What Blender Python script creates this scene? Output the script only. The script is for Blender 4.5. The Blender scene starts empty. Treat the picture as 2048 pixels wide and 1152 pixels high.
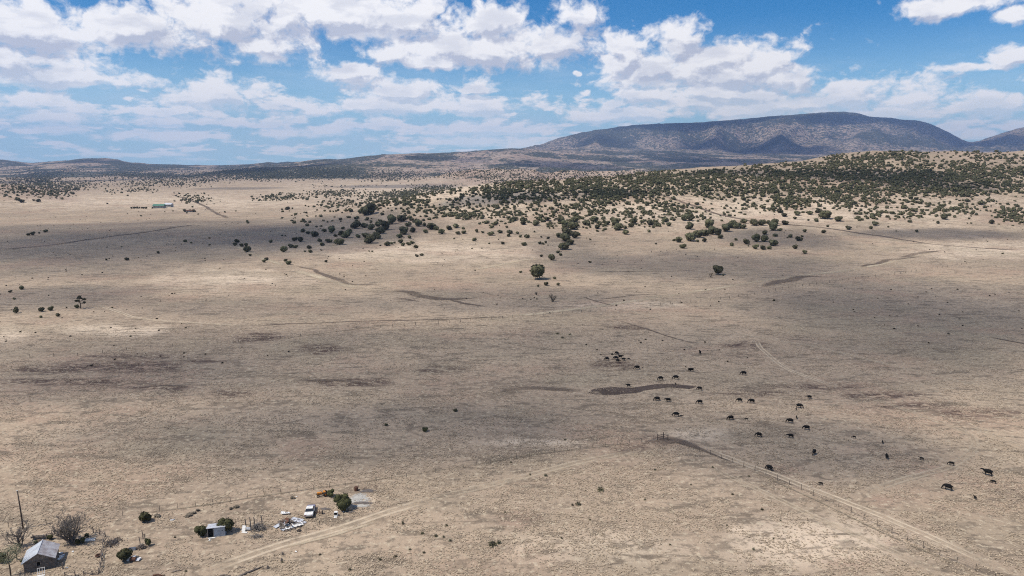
import bpy, bmesh, math, random
import numpy as np
from math import radians, sin, cos, tan, atan, atan2, pi, exp, log
from mathutils import Vector, Matrix

random.seed(7)
rng = np.random.default_rng(11)
scene = bpy.context.scene
C = scene.collection

# ------------------------------------------------------------------ camera
H = 70.0                      # drone height over the plain
PITCH = radians(10.1)         # looking slightly down
FPX = 1365.0                  # focal length in pixels of the 2048 px wide photograph
SUN_EL = radians(58.0)
SUN_AZ = radians(245.0)       # compass style: 0 = +Y, clockwise
cam_d = bpy.data.cameras.new('camera')
cam = bpy.data.objects.new('camera', cam_d)
C.objects.link(cam)
cam.location = (0, 0, H)
cam.rotation_euler = (radians(90) - PITCH, 0, 0)
cam_d.sensor_width = 36.0
cam_d.lens = 36.0 * FPX / 2048.0
cam_d.clip_start = 1.0
cam_d.clip_end = 120000.0
scene.camera = cam

scene.view_settings.view_transform = 'Standard'
scene.view_settings.look = 'None'
scene.view_settings.exposure = 0.0
scene.view_settings.gamma = 1.0
scene.view_settings.use_curve_mapping = False
scene.cycles.use_denoising = False
scene.cycles.filter_width = 1.1
scene.cycles.max_bounces = 5
scene.cycles.diffuse_bounces = 2
scene.cycles.volume_bounces = 0
scene.cycles.transparent_max_bounces = 12
scene.render.film_transparent = False

# ------------------------------------------------------------------ sun
TO_SUN = Vector((sin(SUN_AZ) * cos(SUN_EL), cos(SUN_AZ) * cos(SUN_EL), sin(SUN_EL)))
sun_d = bpy.data.lights.new('sun', 'SUN')
sun_d.energy = 4.9
sun_d.angle = radians(0.53)
sun_d.color = (1.0, 0.94, 0.84)
sun = bpy.data.objects.new('sun', sun_d)
sun.rotation_euler = TO_SUN.to_track_quat('Z', 'Y').to_euler()
C.objects.link(sun)


# ------------------------------------------------------------------ node helpers
class NT:
    def __init__(self, tree):
        self.t = tree
        self.n = tree.nodes
        self.l = tree.links

    def node(self, typ, **kw):
        nd = self.n.new(typ)
        for k, v in kw.items():
            setattr(nd, k, v)
        return nd

    def link(self, a, b):
        self.l.new(a, b)

    def setin(self, nd, key, val):
        if val is None:
            return
        s = nd.inputs[key]
        if isinstance(val, bpy.types.NodeSocket):
            self.l.new(val, s)
        else:
            s.default_value = val

    def math(self, op, a, b=None, c=None, clamp=False):
        nd = self.n.new('ShaderNodeMath')
        nd.operation = op
        nd.use_clamp = clamp
        self.setin(nd, 0, a)
        self.setin(nd, 1, b)
        self.setin(nd, 2, c)
        return nd.outputs[0]

    def vmath(self, op, a, b=None, c=None, out=0):
        nd = self.n.new('ShaderNodeVectorMath')
        nd.operation = op
        self.setin(nd, 0, a)
        self.setin(nd, 1, b)
        self.setin(nd, 2, c)
        return nd.outputs[out]

    def noise(self, vec, scale, detail=4.0, rough=0.55, dist=0.0, typ=None):
        nd = self.n.new('ShaderNodeTexNoise')
        if typ:
            nd.noise_type = typ
        self.setin(nd, 'Vector', vec)
        nd.inputs['Scale'].default_value = scale
        nd.inputs['Detail'].default_value = detail
        nd.inputs['Roughness'].default_value = rough
        nd.inputs['Distortion'].default_value = dist
        return nd.outputs[0]

    def maprange(self, v, a, b, c=0.0, d=1.0, smooth=True):
        nd = self.n.new('ShaderNodeMapRange')
        nd.interpolation_type = 'SMOOTHSTEP' if smooth else 'LINEAR'
        self.setin(nd, 0, v)
        nd.inputs[1].default_value = a
        nd.inputs[2].default_value = b
        nd.inputs[3].default_value = c
        nd.inputs[4].default_value = d
        return nd.outputs[0]

    def mix(self, f, a, b, blend='MIX'):
        nd = self.n.new('ShaderNodeMix')
        nd.data_type = 'RGBA'
        nd.blend_type = blend
        self.setin(nd, 0, f)
        self.setin(nd, 6, a)
        self.setin(nd, 7, b)
        return nd.outputs[2]

    def attr(self, name, out='Fac'):
        nd = self.n.new('ShaderNodeAttribute')
        nd.attribute_name = name
        return nd.outputs[out]


def rgb(r, g, b):
    return (r, g, b, 1.0)


# ------------------------------------------------------------------ photo pixel <-> direction
def t_of_y(y):
    return np.tan(np.arctan((576.0 - np.asarray(y, float)) / FPX) - PITCH)


def s_of_x(x, t):
    return (np.asarray(x, float) - 1024.0) / FPX * (cos(PITCH) - t * sin(PITCH))


def to_px(X, Y, Z):
    d = Y * cos(PITCH) - (Z - H) * sin(PITCH)
    v = (Y * sin(PITCH) + (Z - H) * cos(PITCH)) / d
    return 1024 + FPX * X / d, 576 - FPX * v


def azel(px, py):
    t = float(t_of_y(py))
    s = float(s_of_x(px, t))
    return atan2(s, 1.0), atan2(t, math.sqrt(1 + s * s))


# ------------------------------------------------------------------ world: sky and far cumulus fields
CLOUDS = [
    # x, y, half width, half height up, half height down (photo pixels), strength
    (50, 60, 175, 80, 55), (125, 152, 150, 48, 26), (265, 60, 150, 60, 40), (470, 55, 190, 85, 58),
    (680, 40, 230, 80, 48), (830, 45, 110, 60, 36), (520, 92, 70, 30, 28), (20, 120, 110, 45, 35),
    (960, 105, 190, 55, 36), (1120, 95, 130, 55, 34), (985, 45, 80, 38, 40), (690, 146, 82, 26, 22),
    (790, 112, 70, 40, 20), (1160, 35, 75, 45, 22), (1240, 95, 70, 42, 42), (1360, 95, 48, 52, 40),
    (1310, 140, 130, 50, 44), (1250, 120, 90, 50, 50), (1420, 120, 120, 40, 40), (1350, 70, 55, 32, 30), (1560, 210, 260, 20, 22), (1420, 185, 150, 30, 22), (1470, 152, 170, 62, 36), (1560, 160, 80, 50, 26), (1600, 165, 50, 40, 30), (1520, 130, 90, 34, 40), (1480, 190, 120, 26, 20), (1300, 190, 90, 24, 16),
    (430, 196, 132, 42, 24), (800, 188, 84, 32, 14), (760, 214, 150, 16, 20), (640, 222, 52, 24, 12),
    (955, 182, 56, 26, 8), (950, 216, 130, 26, 16), (35, 205, 70, 26, 14), (100, 205, 48, 20, 12),
    (120, 238, 125, 26, 12), (60, 262, 44, 10, 7), (105, 260, 62, 16, 8), (330, 243, 62, 20, 10),
    (330, 276, 110, 16, 9), (450, 246, 66, 13, 8), (590, 243, 36, 16, 9), (580, 266, 70, 18, 10),
    (650, 262, 70, 16, 12), (700, 252, 40, 12, 8), (770, 248, 40, 16, 9), (870, 262, 70, 18, 10),
    (1000, 262, 110, 20, 12), (930, 285, 150, 14, 8), (1070, 290, 120, 12, 8), (1180, 238, 70, 24, 10),
    (1260, 230, 110, 24, 14), (1230, 206, 40, 16, 10), (1390, 205, 100, 28, 22), (1500, 222, 160, 20, 18),
    (1620, 205, 130, 26, 24), (1700, 196, 110, 36, 30), (1830, 188, 95, 38, 34), (1760, 230, 160, 20, 18),
    (1960, 212, 110, 26, 22), (1905, 256, 40, 16, 12), (1950, 268, 50, 14, 12), (2030, 255, 50, 16, 14),
    (1900, 14, 118, 34, 22), (2030, 32, 48, 18, 14), (1960, 134, 90, 9, 9), (2025, 116, 52, 28, 16),
    (1180, 186, 14, 7, 6), (1148, 146, 10, 6, 6), (880, 128, 90, 20, 12), (255, 197, 12, 6, 6),
]


def cloud_group(ellipses):
    g = bpy.data.node_groups.new('cloud_field', 'ShaderNodeTree')
    g.interface.new_socket('P', in_out='INPUT', socket_type='NodeSocketVector')
    g.interface.new_socket('Density', in_out='OUTPUT', socket_type='NodeSocketFloat')
    g.interface.new_socket('Field', in_out='OUTPUT', socket_type='NodeSocketFloat')
    n = NT(g)
    gi = n.node('NodeGroupInput')
    go = n.node('NodeGroupOutput')
    p = gi.outputs[0]
    sep = n.node('ShaderNodeSeparateXYZ')
    n.link(p, sep.inputs[0])
    az, el = sep.outputs[0], sep.outputs[1]
    lel = n.math('LOGARITHM', n.math('MAXIMUM', n.math('ADD', el, 0.06), 0.012), 2.718281828)
    comb = n.node('ShaderNodeCombineXYZ')
    n.link(n.math('MULTIPLY', az, 6.0), comb.inputs[0])
    n.link(n.math('MULTIPLY', lel, 1.45), comb.inputs[1])
    q = comb.outputs[0]
    w = n.node('ShaderNodeTexNoise')
    n.link(q, w.inputs['Vector'])
    w.inputs['Scale'].default_value = 3.2
    w.inputs['Detail'].default_value = 3.0
    w.inputs['Roughness'].default_value = 0.6
    wv = n.vmath('SUBTRACT', w.outputs['Color'], (0.5, 0.5, 0.5))
    rest = n.noise(n.vmath('MULTIPLY', q, (0.45, 1.0, 1.0)), 1.3, 2.0, 0.5)
    field = n.maprange(rest, 0.46, 0.66, -1.0, 0.6, smooth=False)
    if ellipses:
        wamp = n.vmath('MULTIPLY', wv, (0.060, 0.022, 0.0))
        near = n.maprange(el, 0.0, 0.16, 0.30, 1.0, smooth=False)
        sc = n.node('ShaderNodeVectorMath', operation='SCALE')
        n.link(wamp, sc.inputs[0])
        n.link(near, sc.inputs[3])
        pw = n.vmath('ADD', p, sc.outputs[0])
        acc = None
        for (cx, cy, rx, ru, rd) in CLOUDS:
            a0, e0 = azel(cx, cy)
            a1, _ = azel(cx + rx, cy)
            _, e1 = azel(cx, cy - ru)
            _, e2 = azel(cx, cy + rd)
            ka = 1.0 / max(abs(a1 - a0), 1e-4)
            ku = 1.0 / max(abs(e1 - e0), 1e-4)
            kd = 1.0 / max(abs(e2 - e0), 1e-4)
            c1, c2 = (ku + kd) / 2, (ku - kd) / 2
            dv = n.vmath('SUBTRACT', pw, (a0, e0, 0))
            av = n.vmath('ABSOLUTE', dv)
            mv = n.vmath('MULTIPLY', dv, (ka, c1, 0))
            sv = n.vmath('MULTIPLY_ADD', av, (0, c2, 0), mv)
            dt = n.vmath('DOT_PRODUCT', sv, sv, out=1)
            acc = dt if acc is None else n.math('SMOOTH_MIN', acc, dt, 0.3)
        ef = n.math('SUBTRACT', 1.0, n.math('POWER', n.math('MAXIMUM', acc, 0.0), 0.5))
        ef = n.math('MAXIMUM', ef, -1.0)
        # rows of small humilis low over the horizon
        bn = n.noise(n.vmath('MULTIPLY', q, (1.1, 2.0, 1.0)), 2.6, 3.0, 0.55)
        bf = n.maprange(bn, 0.37, 0.62, -1.0, 0.5, smooth=False)
        bm = n.math('MULTIPLY', n.maprange(el, 0.125, 0.085), n.maprange(n.math('ABSOLUTE', n.math('SUBTRACT', az, 0.62)), 0.05, 0.3, 0.75, 1.0))
        bf = n.math('MULTIPLY_ADD', n.math('ADD', bf, 1.0), bm, -1.0)
        ef = n.math('SMOOTH_MAX', ef, bf, 0.3)
        out_az = n.maprange(n.math('ABSOLUTE', az), 0.70, 0.80)
        out_el = n.maprange(el, 0.25, 0.31)
        f2 = n.node('ShaderNodeMix')
        n.link(n.math('MAXIMUM', out_az, out_el), f2.inputs[0])
        n.link(ef, f2.inputs[2])
        n.link(field, f2.inputs[3])
        field = f2.outputs[0]
    vor = n.node('ShaderNodeTexVoronoi')
    vor.feature = 'SMOOTH_F1' if ellipses else 'F1'
    n.link(n.vmath('ADD', q, n.vmath('MULTIPLY', wv, (0.5, 0.4, 0.0))), vor.inputs['Vector'])
    vor.inputs['Scale'].default_value = 4.0
    if ellipses:
        vor.inputs['Smoothness'].default_value = 0.5
    vor.inputs['Detail'].default_value = 3.0 if ellipses else 1.0
    vor.inputs['Roughness'].default_value = 0.5
    vor.inputs['Lacunarity'].default_value = 2.4
    vb = n.math('SUBTRACT', 0.45, vor.outputs['Distance'])
    nf = n.math('SUBTRACT', n.noise(n.vmath('MULTIPLY', q, (1.0, 1.3, 1.0)), 8.0, 7.0 if ellipses else 3.0, 0.60), 0.5)
    d = n.math('MULTIPLY_ADD', vb, 1.0, field)
    d = n.math('MULTIPLY_ADD', nf, 1.5, d)
    n.link(d, go.inputs[0])
    n.link(field, go.inputs[1])
    return g


world = bpy.data.worlds.new('World')
scene.world = world
world.use_nodes = True
wn = NT(world.node_tree)
wn.n.clear()
w_out = wn.node('ShaderNodeOutputWorld')
sky = wn.node('ShaderNodeTexSky', sky_type='NISHITA')
sky.sun_disc = False
sky.sun_elevation = SUN_EL
sky.sun_rotation = SUN_AZ
sky.altitude = 1900.0
sky.air_density = 1.0
sky.dust_density = 0.3
sky.ozone_density = 2.0
SKY_STRENGTH = 0.10
tc = wn.node('ShaderNodeTexCoord')
sepd = wn.node('ShaderNodeSeparateXYZ')
wn.link(tc.outputs['Generated'], sepd.inputs[0])
az = wn.math('ARCTAN2', sepd.outputs[0], sepd.outputs[1])
elv = wn.math('ARCSINE', sepd.outputs[2])
cp = wn.node('ShaderNodeCombineXYZ')
wn.link(az, cp.inputs[0])
wn.link(elv, cp.inputs[1])
skyc = wn.node('ShaderNodeHueSaturation')
wn.link(sky.outputs[0], skyc.inputs['Color'])
skyc.inputs['Saturation'].default_value = 1.50
skyc.inputs['Value'].default_value = 1.12
# clear air: the low sky stays pale blue rather than yellow
lowc = wn.mix(wn.maprange(elv, 0.20, -0.03), skyc.outputs[0], rgb(4.9, 7.9, 9.3))


def sky_part(detailed):
    grp = cloud_group(detailed)
    outs = []
    offk = wn.maprange(elv, 0.0, 0.2, 0.30, 1.0, smooth=False)
    offn = wn.node('ShaderNodeVectorMath', operation='SCALE')
    offn.inputs[0].default_value = (-0.010, 0.016, 0.0)
    wn.link(offk, offn.inputs[3])
    for vec in (cp.outputs[0], wn.vmath('ADD', cp.outputs[0], offn.outputs[0])):
        g1 = wn.node('ShaderNodeGroup')
        g1.node_tree = grp
        wn.link(vec, g1.inputs[0])
        outs.append(g1)
    dens, field = outs[0].outputs
    dens_up, field_up = outs[1].outputs
    alpha = wn.maprange(dens, -0.80, -0.04)
    core = wn.maprange(field, -0.1, 0.7)
    fine = wn.math('SUBTRACT', dens, dens_up)             # positive on tops, negative underneath
    wide = wn.math('SUBTRACT', field, field_up)
    lit = wn.math('ADD', wn.math('MULTIPLY', fine, 1.0), wn.math('MULTIPLY', wide, 1.0))
    lit = wn.maprange(lit, -0.66, 0.42)
    lit = wn.math('ADD', lit, 0.28)
    lit = wn.math('MULTIPLY_ADD', core, -0.46, lit)
    mott = wn.noise(wn.vmath('MULTIPLY', cp.outputs[0], (16.0, 42.0, 1.0)), 1.0, 4.0 if detailed else 1.0, 0.55)
    lit = wn.math('ADD', lit, wn.maprange(mott, 0.36, 0.64, -0.30, 0.36))
    lit = wn.math('MAXIMUM', wn.math('MINIMUM', lit, 1.0), 0.0)
    dkc = wn.mix(wn.maprange(elv, 0.14, 0.03), rgb(5.9, 6.2, 7.3), rgb(8.3, 9.6, 10.4))
    ccol = wn.mix(lit, dkc, rgb(10.8, 10.6, 10.6))
    alpha = wn.math('MULTIPLY', alpha, wn.maprange(elv, 0.0, 0.08, 0.75, 0.98, smooth=False))
    alpha = wn.math('MULTIPLY', alpha, wn.maprange(elv, -0.004, 0.022, 0.0, 1.0))
    base = lowc
    if detailed:
        veil = wn.noise(wn.vmath('MULTIPLY', cp.outputs[0], (5.0, 22.0, 1.0)), 1.0, 5.0, 0.6)
        veil = wn.math('MULTIPLY', wn.maprange(veil, 0.42, 0.75), wn.maprange(elv, 0.20, 0.08, 0.0, 0.45))
        veil = wn.math('MULTIPLY', veil, wn.maprange(elv, -0.004, 0.02, 0.0, 1.0))
        base = wn.mix(veil, lowc, rgb(6.4, 7.9, 9.2))
    bg = wn.node('ShaderNodeBackground')
    wn.link(wn.mix(alpha, base, ccol), bg.inputs['Color'])
    bg.inputs['Strength'].default_value = SKY_STRENGTH
    return bg.outputs[0]


in_az = wn.math('LESS_THAN', wn.math('ABSOLUTE', az), 0.81)
in_el = wn.math('LESS_THAN', wn.math('ABSOLUTE', wn.math('SUBTRACT', elv, 0.16)), 0.16)
ms = wn.node('ShaderNodeMixShader')
wn.link(wn.math('MULTIPLY', in_az, in_el), ms.inputs[0])
wn.link(sky_part(False), ms.inputs[1])
wn.link(sky_part(True), ms.inputs[2])
wn.link(ms.outputs[0], w_out.inputs['Surface'])
world.cycles.sampling_method = 'MANUAL'
world.cycles.sample_map_resolution = 512


# ------------------------------------------------------------------ materials
MATS = {}


def mat(name, col, rough=0.85, col2=None, scale=4.0, metallic=0.0, bump=0.0, coord='Object', spec=0.3, stretch=None):
    if name in MATS:
        return MATS[name]
    m = bpy.data.materials.new(name)
    m.use_nodes = True
    n = NT(m.node_tree)
    b = n.n['Principled BSDF']
    b.inputs['Roughness'].default_value = rough
    b.inputs['Metallic'].default_value = metallic
    b.inputs['Specular IOR Level'].default_value = spec
    tcn = n.node('ShaderNodeTexCoord')
    v = tcn.outputs[coord]
    if stretch:
        v = n.vmath('MULTIPLY', v, stretch)
    nz = n.noise(v, scale, 5.0, 0.6)
    if col2 is None:
        col2 = tuple(c * 0.6 for c in col)
    f = n.maprange(nz, 0.35, 0.68)
    n.link(n.mix(f, rgb(*col), rgb(*col2)), b.inputs['Base Color'])
    if bump:
        bn = n.node('ShaderNodeBump')
        bn.inputs['Strength'].default_value = bump
        bn.inputs['Distance'].default_value = 0.05
        n.link(nz, bn.inputs['Height'])
        n.link(bn.outputs[0], b.inputs['Normal'])
    MATS[name] = m
    return m


# ------------------------------------------------------------------ noise for the terrain
def _hash(ix, iy, seed):
    h = (ix.astype(np.int64) * 374761393 + iy.astype(np.int64) * 668265263 + seed * 974634777) & 0xFFFFFFFF
    h = ((h ^ (h >> 13)) * 1274126177) & 0xFFFFFFFF
    h = h ^ (h >> 16)
    return (h & 0xFFFFFF).astype(np.float64) / 0xFFFFFF


def vn(x, y, seed=0):
    x = np.asarray(x, float)
    y = np.asarray(y, float)
    ix = np.floor(x)
    iy = np.floor(y)
    fx = x - ix
    fy = y - iy
    fx = fx * fx * fx * (fx * (fx * 6 - 15) + 10)
    fy = fy * fy * fy * (fy * (fy * 6 - 15) + 10)
    a = _hash(ix, iy, seed)
    b = _hash(ix + 1, iy, seed)
    c = _hash(ix, iy + 1, seed)
    d = _hash(ix + 1, iy + 1, seed)
    return (a + (b - a) * fx) * (1 - fy) + (c + (d - c) * fx) * fy


def fbm(x, y, oct=4, seed=0, gain=0.5, ridged=False):
    s = 0.0
    amp = 1.0
    tot = 0.0
    ca, sa = cos(0.7), sin(0.7)
    for i in range(oct):
        v = vn(x, y, seed + i * 17)
        if ridged:
            v = 1.0 - np.abs(2 * v - 1)
        s = s + v * amp
        tot += amp
        amp *= gain
        x, y = (x * ca - y * sa) * 2.03 + 13.1, (x * sa + y * ca) * 2.03 + 7.7
    return s / tot


def smooth(x, a, b):
    t = np.clip((np.asarray(x, float) - a) / (b - a), 0, 1)
    return t * t * (3 - 2 * t)


# ------------------------------------------------------------------ terrain: ridges at their true distances
XC = np.arange(-900.0, 2960.0, 10.0)


def prof(pairs):
    xs, ys = zip(*pairs)
    return np.interp(XC, xs, ys)


def hy(dist, pairs):          # heights from the sight line of a ridge at that distance
    return H + dist * t_of_y(prof(pairs))


ROWS = [
    (1.0, prof([(0, 0)])),
    (520.0, prof([(0, 0), (1000, 0), (2048, 0)])),
    (640.0, prof([(0, 0), (700, 0), (1000, 2), (1500, 3), (2048, 5), (2500, 5)])),
    (800.0, prof([(0, 0), (600, 0), (850, 8), (1050, 17), (1300, 17), (1500, 16), (1800, 18), (2048, 18), (2600, 22)])),
    (960.0, hy(960, [(-300, 445), (0, 445), (560, 438), (700, 415), (830, 392), (930, 374), (1040, 366), (1150, 363),
                     (1300, 358), (1450, 354), (1600, 350), (1800, 352), (2048, 352), (2700, 350)])),
    (1200.0, hy(1200, [(-300, 425), (0, 425), (600, 422), (800, 412), (900, 385), (1000, 374), (1100, 366), (1200, 357),
                       (1300, 345), (1380, 338), (1450, 334), (1500, 330), (1600, 322), (1650, 312), (1700, 305),
                       (1750, 302), (1900, 303), (2048, 303), (2700, 306)])),
    (1650.0, prof([(-700, 60), (-200, 45), (0, 28), (60, 16), (130, 4), (200, 0), (900, 0), (1200, 0), (1450, 25),
                   (1600, 55), (1750, 85), (2048, 88), (2700, 85)])),
    (2400.0, prof([(-700, 20), (0, 0), (1500, 0), (1800, 30), (2700, 30)])),
    (3000.0, hy(3000, [(-700, 350), (0, 362), (200, 366), (800, 362), (870, 352), (900, 343), (940, 340), (985, 337),
                       (1020, 341), (1045, 339), (1090, 350), (1115, 346), (1145, 341), (1180, 348), (1240, 344),
                       (1330, 341), (1500, 335), (2700, 335)])),
    (3800.0, prof([(-700, 10), (0, 0), (850, 0), (1200, 5), (1700, 5), (2700, 5)])),
    (5000.0, hy(5000, [(-700, 345), (0, 352), (200, 350), (380, 350), (440, 341), (520, 335), (600, 333), (680, 334),
                       (760, 338), (830, 344), (950, 346), (1300, 344), (2700, 340)])),
    (6600.0, hy(6600, [(-700, 338), (0, 342), (60, 338), (130, 336), (200, 340), (300, 342), (500, 342), (640, 330),
                       (760, 322), (830, 317), (900, 320), (960, 325), (1030, 321), (1100, 326), (1200, 331),
                       (1400, 332), (2700, 330)])),
    (9000.0, hy(9000, [(-700, 322), (-60, 322), (0, 321), (60, 329), (110, 324), (180, 319), (235, 319), (262, 326), (280, 327),
                       (310, 331), (420, 331), (500, 329), (600, 323), (700, 318), (760, 312), (860, 309), (930, 304),
                       (1000, 301), (1040, 300), (1080, 302), (1200, 308), (1400, 318), (1700, 320), (2048, 322), (2700, 322)])),
    (11000.0, hy(11000, [(-700, 332), (300, 334), (700, 325), (900, 316), (1000, 312), (1060, 306), (1120, 298), (1300, 296),
                         (1390, 300), (1500, 306), (1620, 302), (1750, 300), (1900, 306), (2048, 305), (2700, 305)])),
    (12700.0, hy(12700, [(-700, 336), (600, 334), (900, 318), (1020, 306), (1090, 296), (1150, 286), (1230, 276), (1300, 272), (1350, 278),
                         (1390, 288), (1430, 278), (1480, 292), (1540, 274), (1600, 276), (1660, 286), (1740, 268), (1800, 266), (1850, 272),
                         (1930, 293), (1990, 287), (2060, 268), (2300, 256), (2700, 275)])),
    (14500.0, hy(14500, [(-700, 336), (600, 335), (960, 312), (1040, 299), (1080, 291), (1110, 279), (1150, 268),
                         (1200, 259), (1260, 251), (1300, 248.5), (1400, 245), (1480, 238), (1560, 231), (1620, 226.5), (1665, 223.5),
                         (1700, 225), (1720, 231), (1745, 236), (1765, 235), (1790, 240), (1830, 241), (1850, 247), (1875, 258),
                         (1900, 271), (1933, 287), (1960, 281), (2000, 265), (2048, 252), (2200, 235), (2400, 250), (2700, 300)])),
    (17000.0, prof([(-700, 0), (900, 60), (1200, 500), (1700, 800), (1900, 500), (1940, 300), (2100, 700), (2700, 300)])),
    (19600.0, prof([(-700, 0), (2700, 0)])),
]


def build_table():
    lr = np.log(np.array([r[0] for r in ROWS]))
    hv = np.array([r[1] for r in ROWS])                  # rows x columns
    lf = np.linspace(log(400.0), log(19600.0), 700)
    # monotone cubic along log distance
    dx = np.diff(lr)[:, None]
    dl = np.diff(hv, axis=0) / dx
    m = np.zeros_like(hv)
    for i in range(1, len(lr) - 1):
        a, b = dl[i - 1], dl[i]
        same = (a * b) > 0
        m[i] = np.where(same, 2 * a * b / np.where(same, a + b, 1), 0)
    out = np.zeros((len(lf), hv.shape[1]))
    for k, L in enumerate(lf):
        i = int(np.clip(np.searchsorted(lr, L) - 1, 0, len(lr) - 2))
        h_ = lr[i + 1] - lr[i]
        t = (L - lr[i]) / h_
        out[k] = ((2 * t**3 - 3 * t**2 + 1) * hv[i] + (t**3 - 2 * t**2 + t) * h_ * m[i]
                  + (-2 * t**3 + 3 * t**2) * hv[i + 1] + (t**3 - t**2) * h_ * m[i + 1])
    # soften along the ridge direction
    k = np.array([1, 2, 1.0]) / 4
    out = np.apply_along_axis(lambda r: np.convolve(np.pad(r, 1, mode='edge'), k, 'valid'), 1, out)
    return lf, out


LF, TAB = build_table()


def height(X, Y):
    X = np.asarray(X, float)
    Y = np.asarray(Y, float)
    Ys = np.maximum(Y, 50.0)
    xp = np.clip(1024 + FPX * X / Ys / cos(PITCH), XC[0], XC[-1] - 1)
    L = np.clip(np.log(np.maximum(Y, 400.0)), LF[0], LF[-1] - 1e-6)
    fi = (L - LF[0]) / (LF[1] - LF[0])
    fj = (xp - XC[0]) / 10.0
    i = np.clip(fi.astype(int), 0, len(LF) - 2)
    j = np.clip(fj.astype(int), 0, len(XC) - 2)
    a = fi - i
    b = fj - j
    z = (TAB[i, j] * (1 - a) * (1 - b) + TAB[i + 1, j] * a * (1 - b) + TAB[i, j + 1] * (1 - a) * b + TAB[i + 1, j + 1] * a * b)
    # plain: gentle swells and hummocks
    z = z + (fbm(X / 90, Y / 90, 3, 3) - 0.5) * 1.6 * smooth(Y, 60, 300) + (fbm(X / 9, Y / 9, 2, 5) - 0.5) * 0.22
    # juniper hill
    wh = smooth(Y, 650, 900) * (1 - smooth(Y, 1500, 2200)) * smooth(xp, 700, 1000)
    z = z + wh * (fbm(X / 130, Y / 130, 4, 21) - 0.5) * 9.0
    # bare pink hills
    wp = smooth(Y, 2300, 2900) * (1 - smooth(Y, 3200, 3800)) * smooth(xp, 840, 920)
    z = z + wp * (fbm(X / 170, Y / 230, 4, 31, ridged=True) - 0.62) * 40.0
    # middle hills
    wm = smooth(Y, 4200, 5200) * (1 - smooth(Y, 9500, 11500))
    z = z + wm * (fbm(X / 700, Y / 900, 5, 41, ridged=True) - 0.62) * 60.0 * np.clip(z / 80.0, 0.15, 1.0)
    # mountain spurs and gullies
    wt = smooth(Y, 10300, 11800) * (1 - smooth(Y, 12900, 14000)) * smooth(z, 60, 500)
    sp = X / Ys * 15000.0
    z = z + wt * ((fbm(sp / 1250, Y / 4200, 2, 51, ridged=True) - 0.6) * 300.0)
    wt2 = smooth(Y, 10300, 11800) * (1 - smooth(Y, 13900, 14600)) * smooth(z, 60, 300)
    z = z + wt2 * (fbm(sp / 330, Y / 900, 3, 61, ridged=True) - 0.6) * 60.0
    z = z + smooth(Y, 10300, 11800) * smooth(z, 60, 300) * (fbm(X / 90, Y / 140, 2, 66) - 0.5) * 14.0
    return z


# grid: apex 400 m behind the camera, so the sheet also lies under and behind it
NR = 1150
rowY = np.exp(np.linspace(log(100.0), log(20000.0), NR)) - 400.0
sd = np.linspace(-0.80, 0.80, 900)
so = np.linspace(0.80, 1.3, 50)[1:]
colS = np.concatenate([-so[::-1], sd, so])
NCc = len(colS)
GX = colS[None, :] * (rowY[:, None] + 400.0)
GY = np.repeat(rowY[:, None], NCc, 1)
GZ = height(GX, GY)
LR0, LRD = log(100.0), (log(20000.0) - log(100.0)) / (NR - 1)


def gz(X, Y):
    X = np.asarray(X, float)
    Y = np.asarray(Y, float)
    fi = (np.log(np.clip(Y + 400.0, 100.1, 19990.0)) - LR0) / LRD
    s = np.clip(X / (Y + 400.0), -1.29, 1.29)
    i = np.clip(fi.astype(int), 0, NR - 2)
    j = np.clip(np.searchsorted(colS, s) - 1, 0, NCc - 2)
    y0, y1 = rowY[i], rowY[i + 1]
    a = np.clip((Y - y0) / (y1 - y0), 0, 1)
    b = (s - colS[j]) / (colS[j + 1] - colS[j])
    # the quads are split from corner (0,0) to (1,1)
    z00, z10, z01, z11 = GZ[i, j], GZ[i + 1, j], GZ[i, j + 1], GZ[i + 1, j + 1]
    return z00 * (1 - a) * (1 - b) + z10 * a * (1 - b) + z01 * (1 - a) * b + z11 * a * b


YS = np.exp(np.linspace(log(85.0), log(19000.0), 1400))


def ground_at(px, py):
    """photo pixels -> points on the terrain (arrays); nan where the ray meets the sky"""
    px = np.atleast_1d(np.asarray(px, float))
    py = np.atleast_1d(np.asarray(py, float))
    t = t_of_y(py)
    s = s_of_x(px, t)
    res = np.full((len(px), 3), np.nan)
    for a in range(0, len(px), 400):
        tt = t[a:a + 400, None]
        ss = s[a:a + 400, None]
        Yg = YS[None, :]
        ray = H + tt * Yg
        d = ray - gz(ss * Yg, Yg * np.ones_like(ss))
        below = d < 0
        k = np.argmax(below, axis=1)
        ok = below.any(axis=1)
        k = np.maximum(k, 1)
        r = np.arange(len(k))
        d0, d1 = d[r, k - 1], d[r, k]
        f = np.clip(d0 / (d0 - d1 + 1e-12), 0, 1)
        Yh = YS[k - 1] + f * (YS[k] - YS[k - 1])
        out = np.stack([ss[:, 0] * Yh, Yh, H + tt[:, 0] * Yh], 1)
        out[~ok] = np.nan
        res[a:a + 400] = out
    return res


def at(px, py):
    p = ground_at([px], [py])[0]
    return Vector((p[0], p[1], float(gz(p[0], p[1]))))


def mpp(p):                    # metres per photo pixel at a point
    return (p[1] * cos(PITCH) - (p[2] - H) * sin(PITCH)) / FPX


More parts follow.
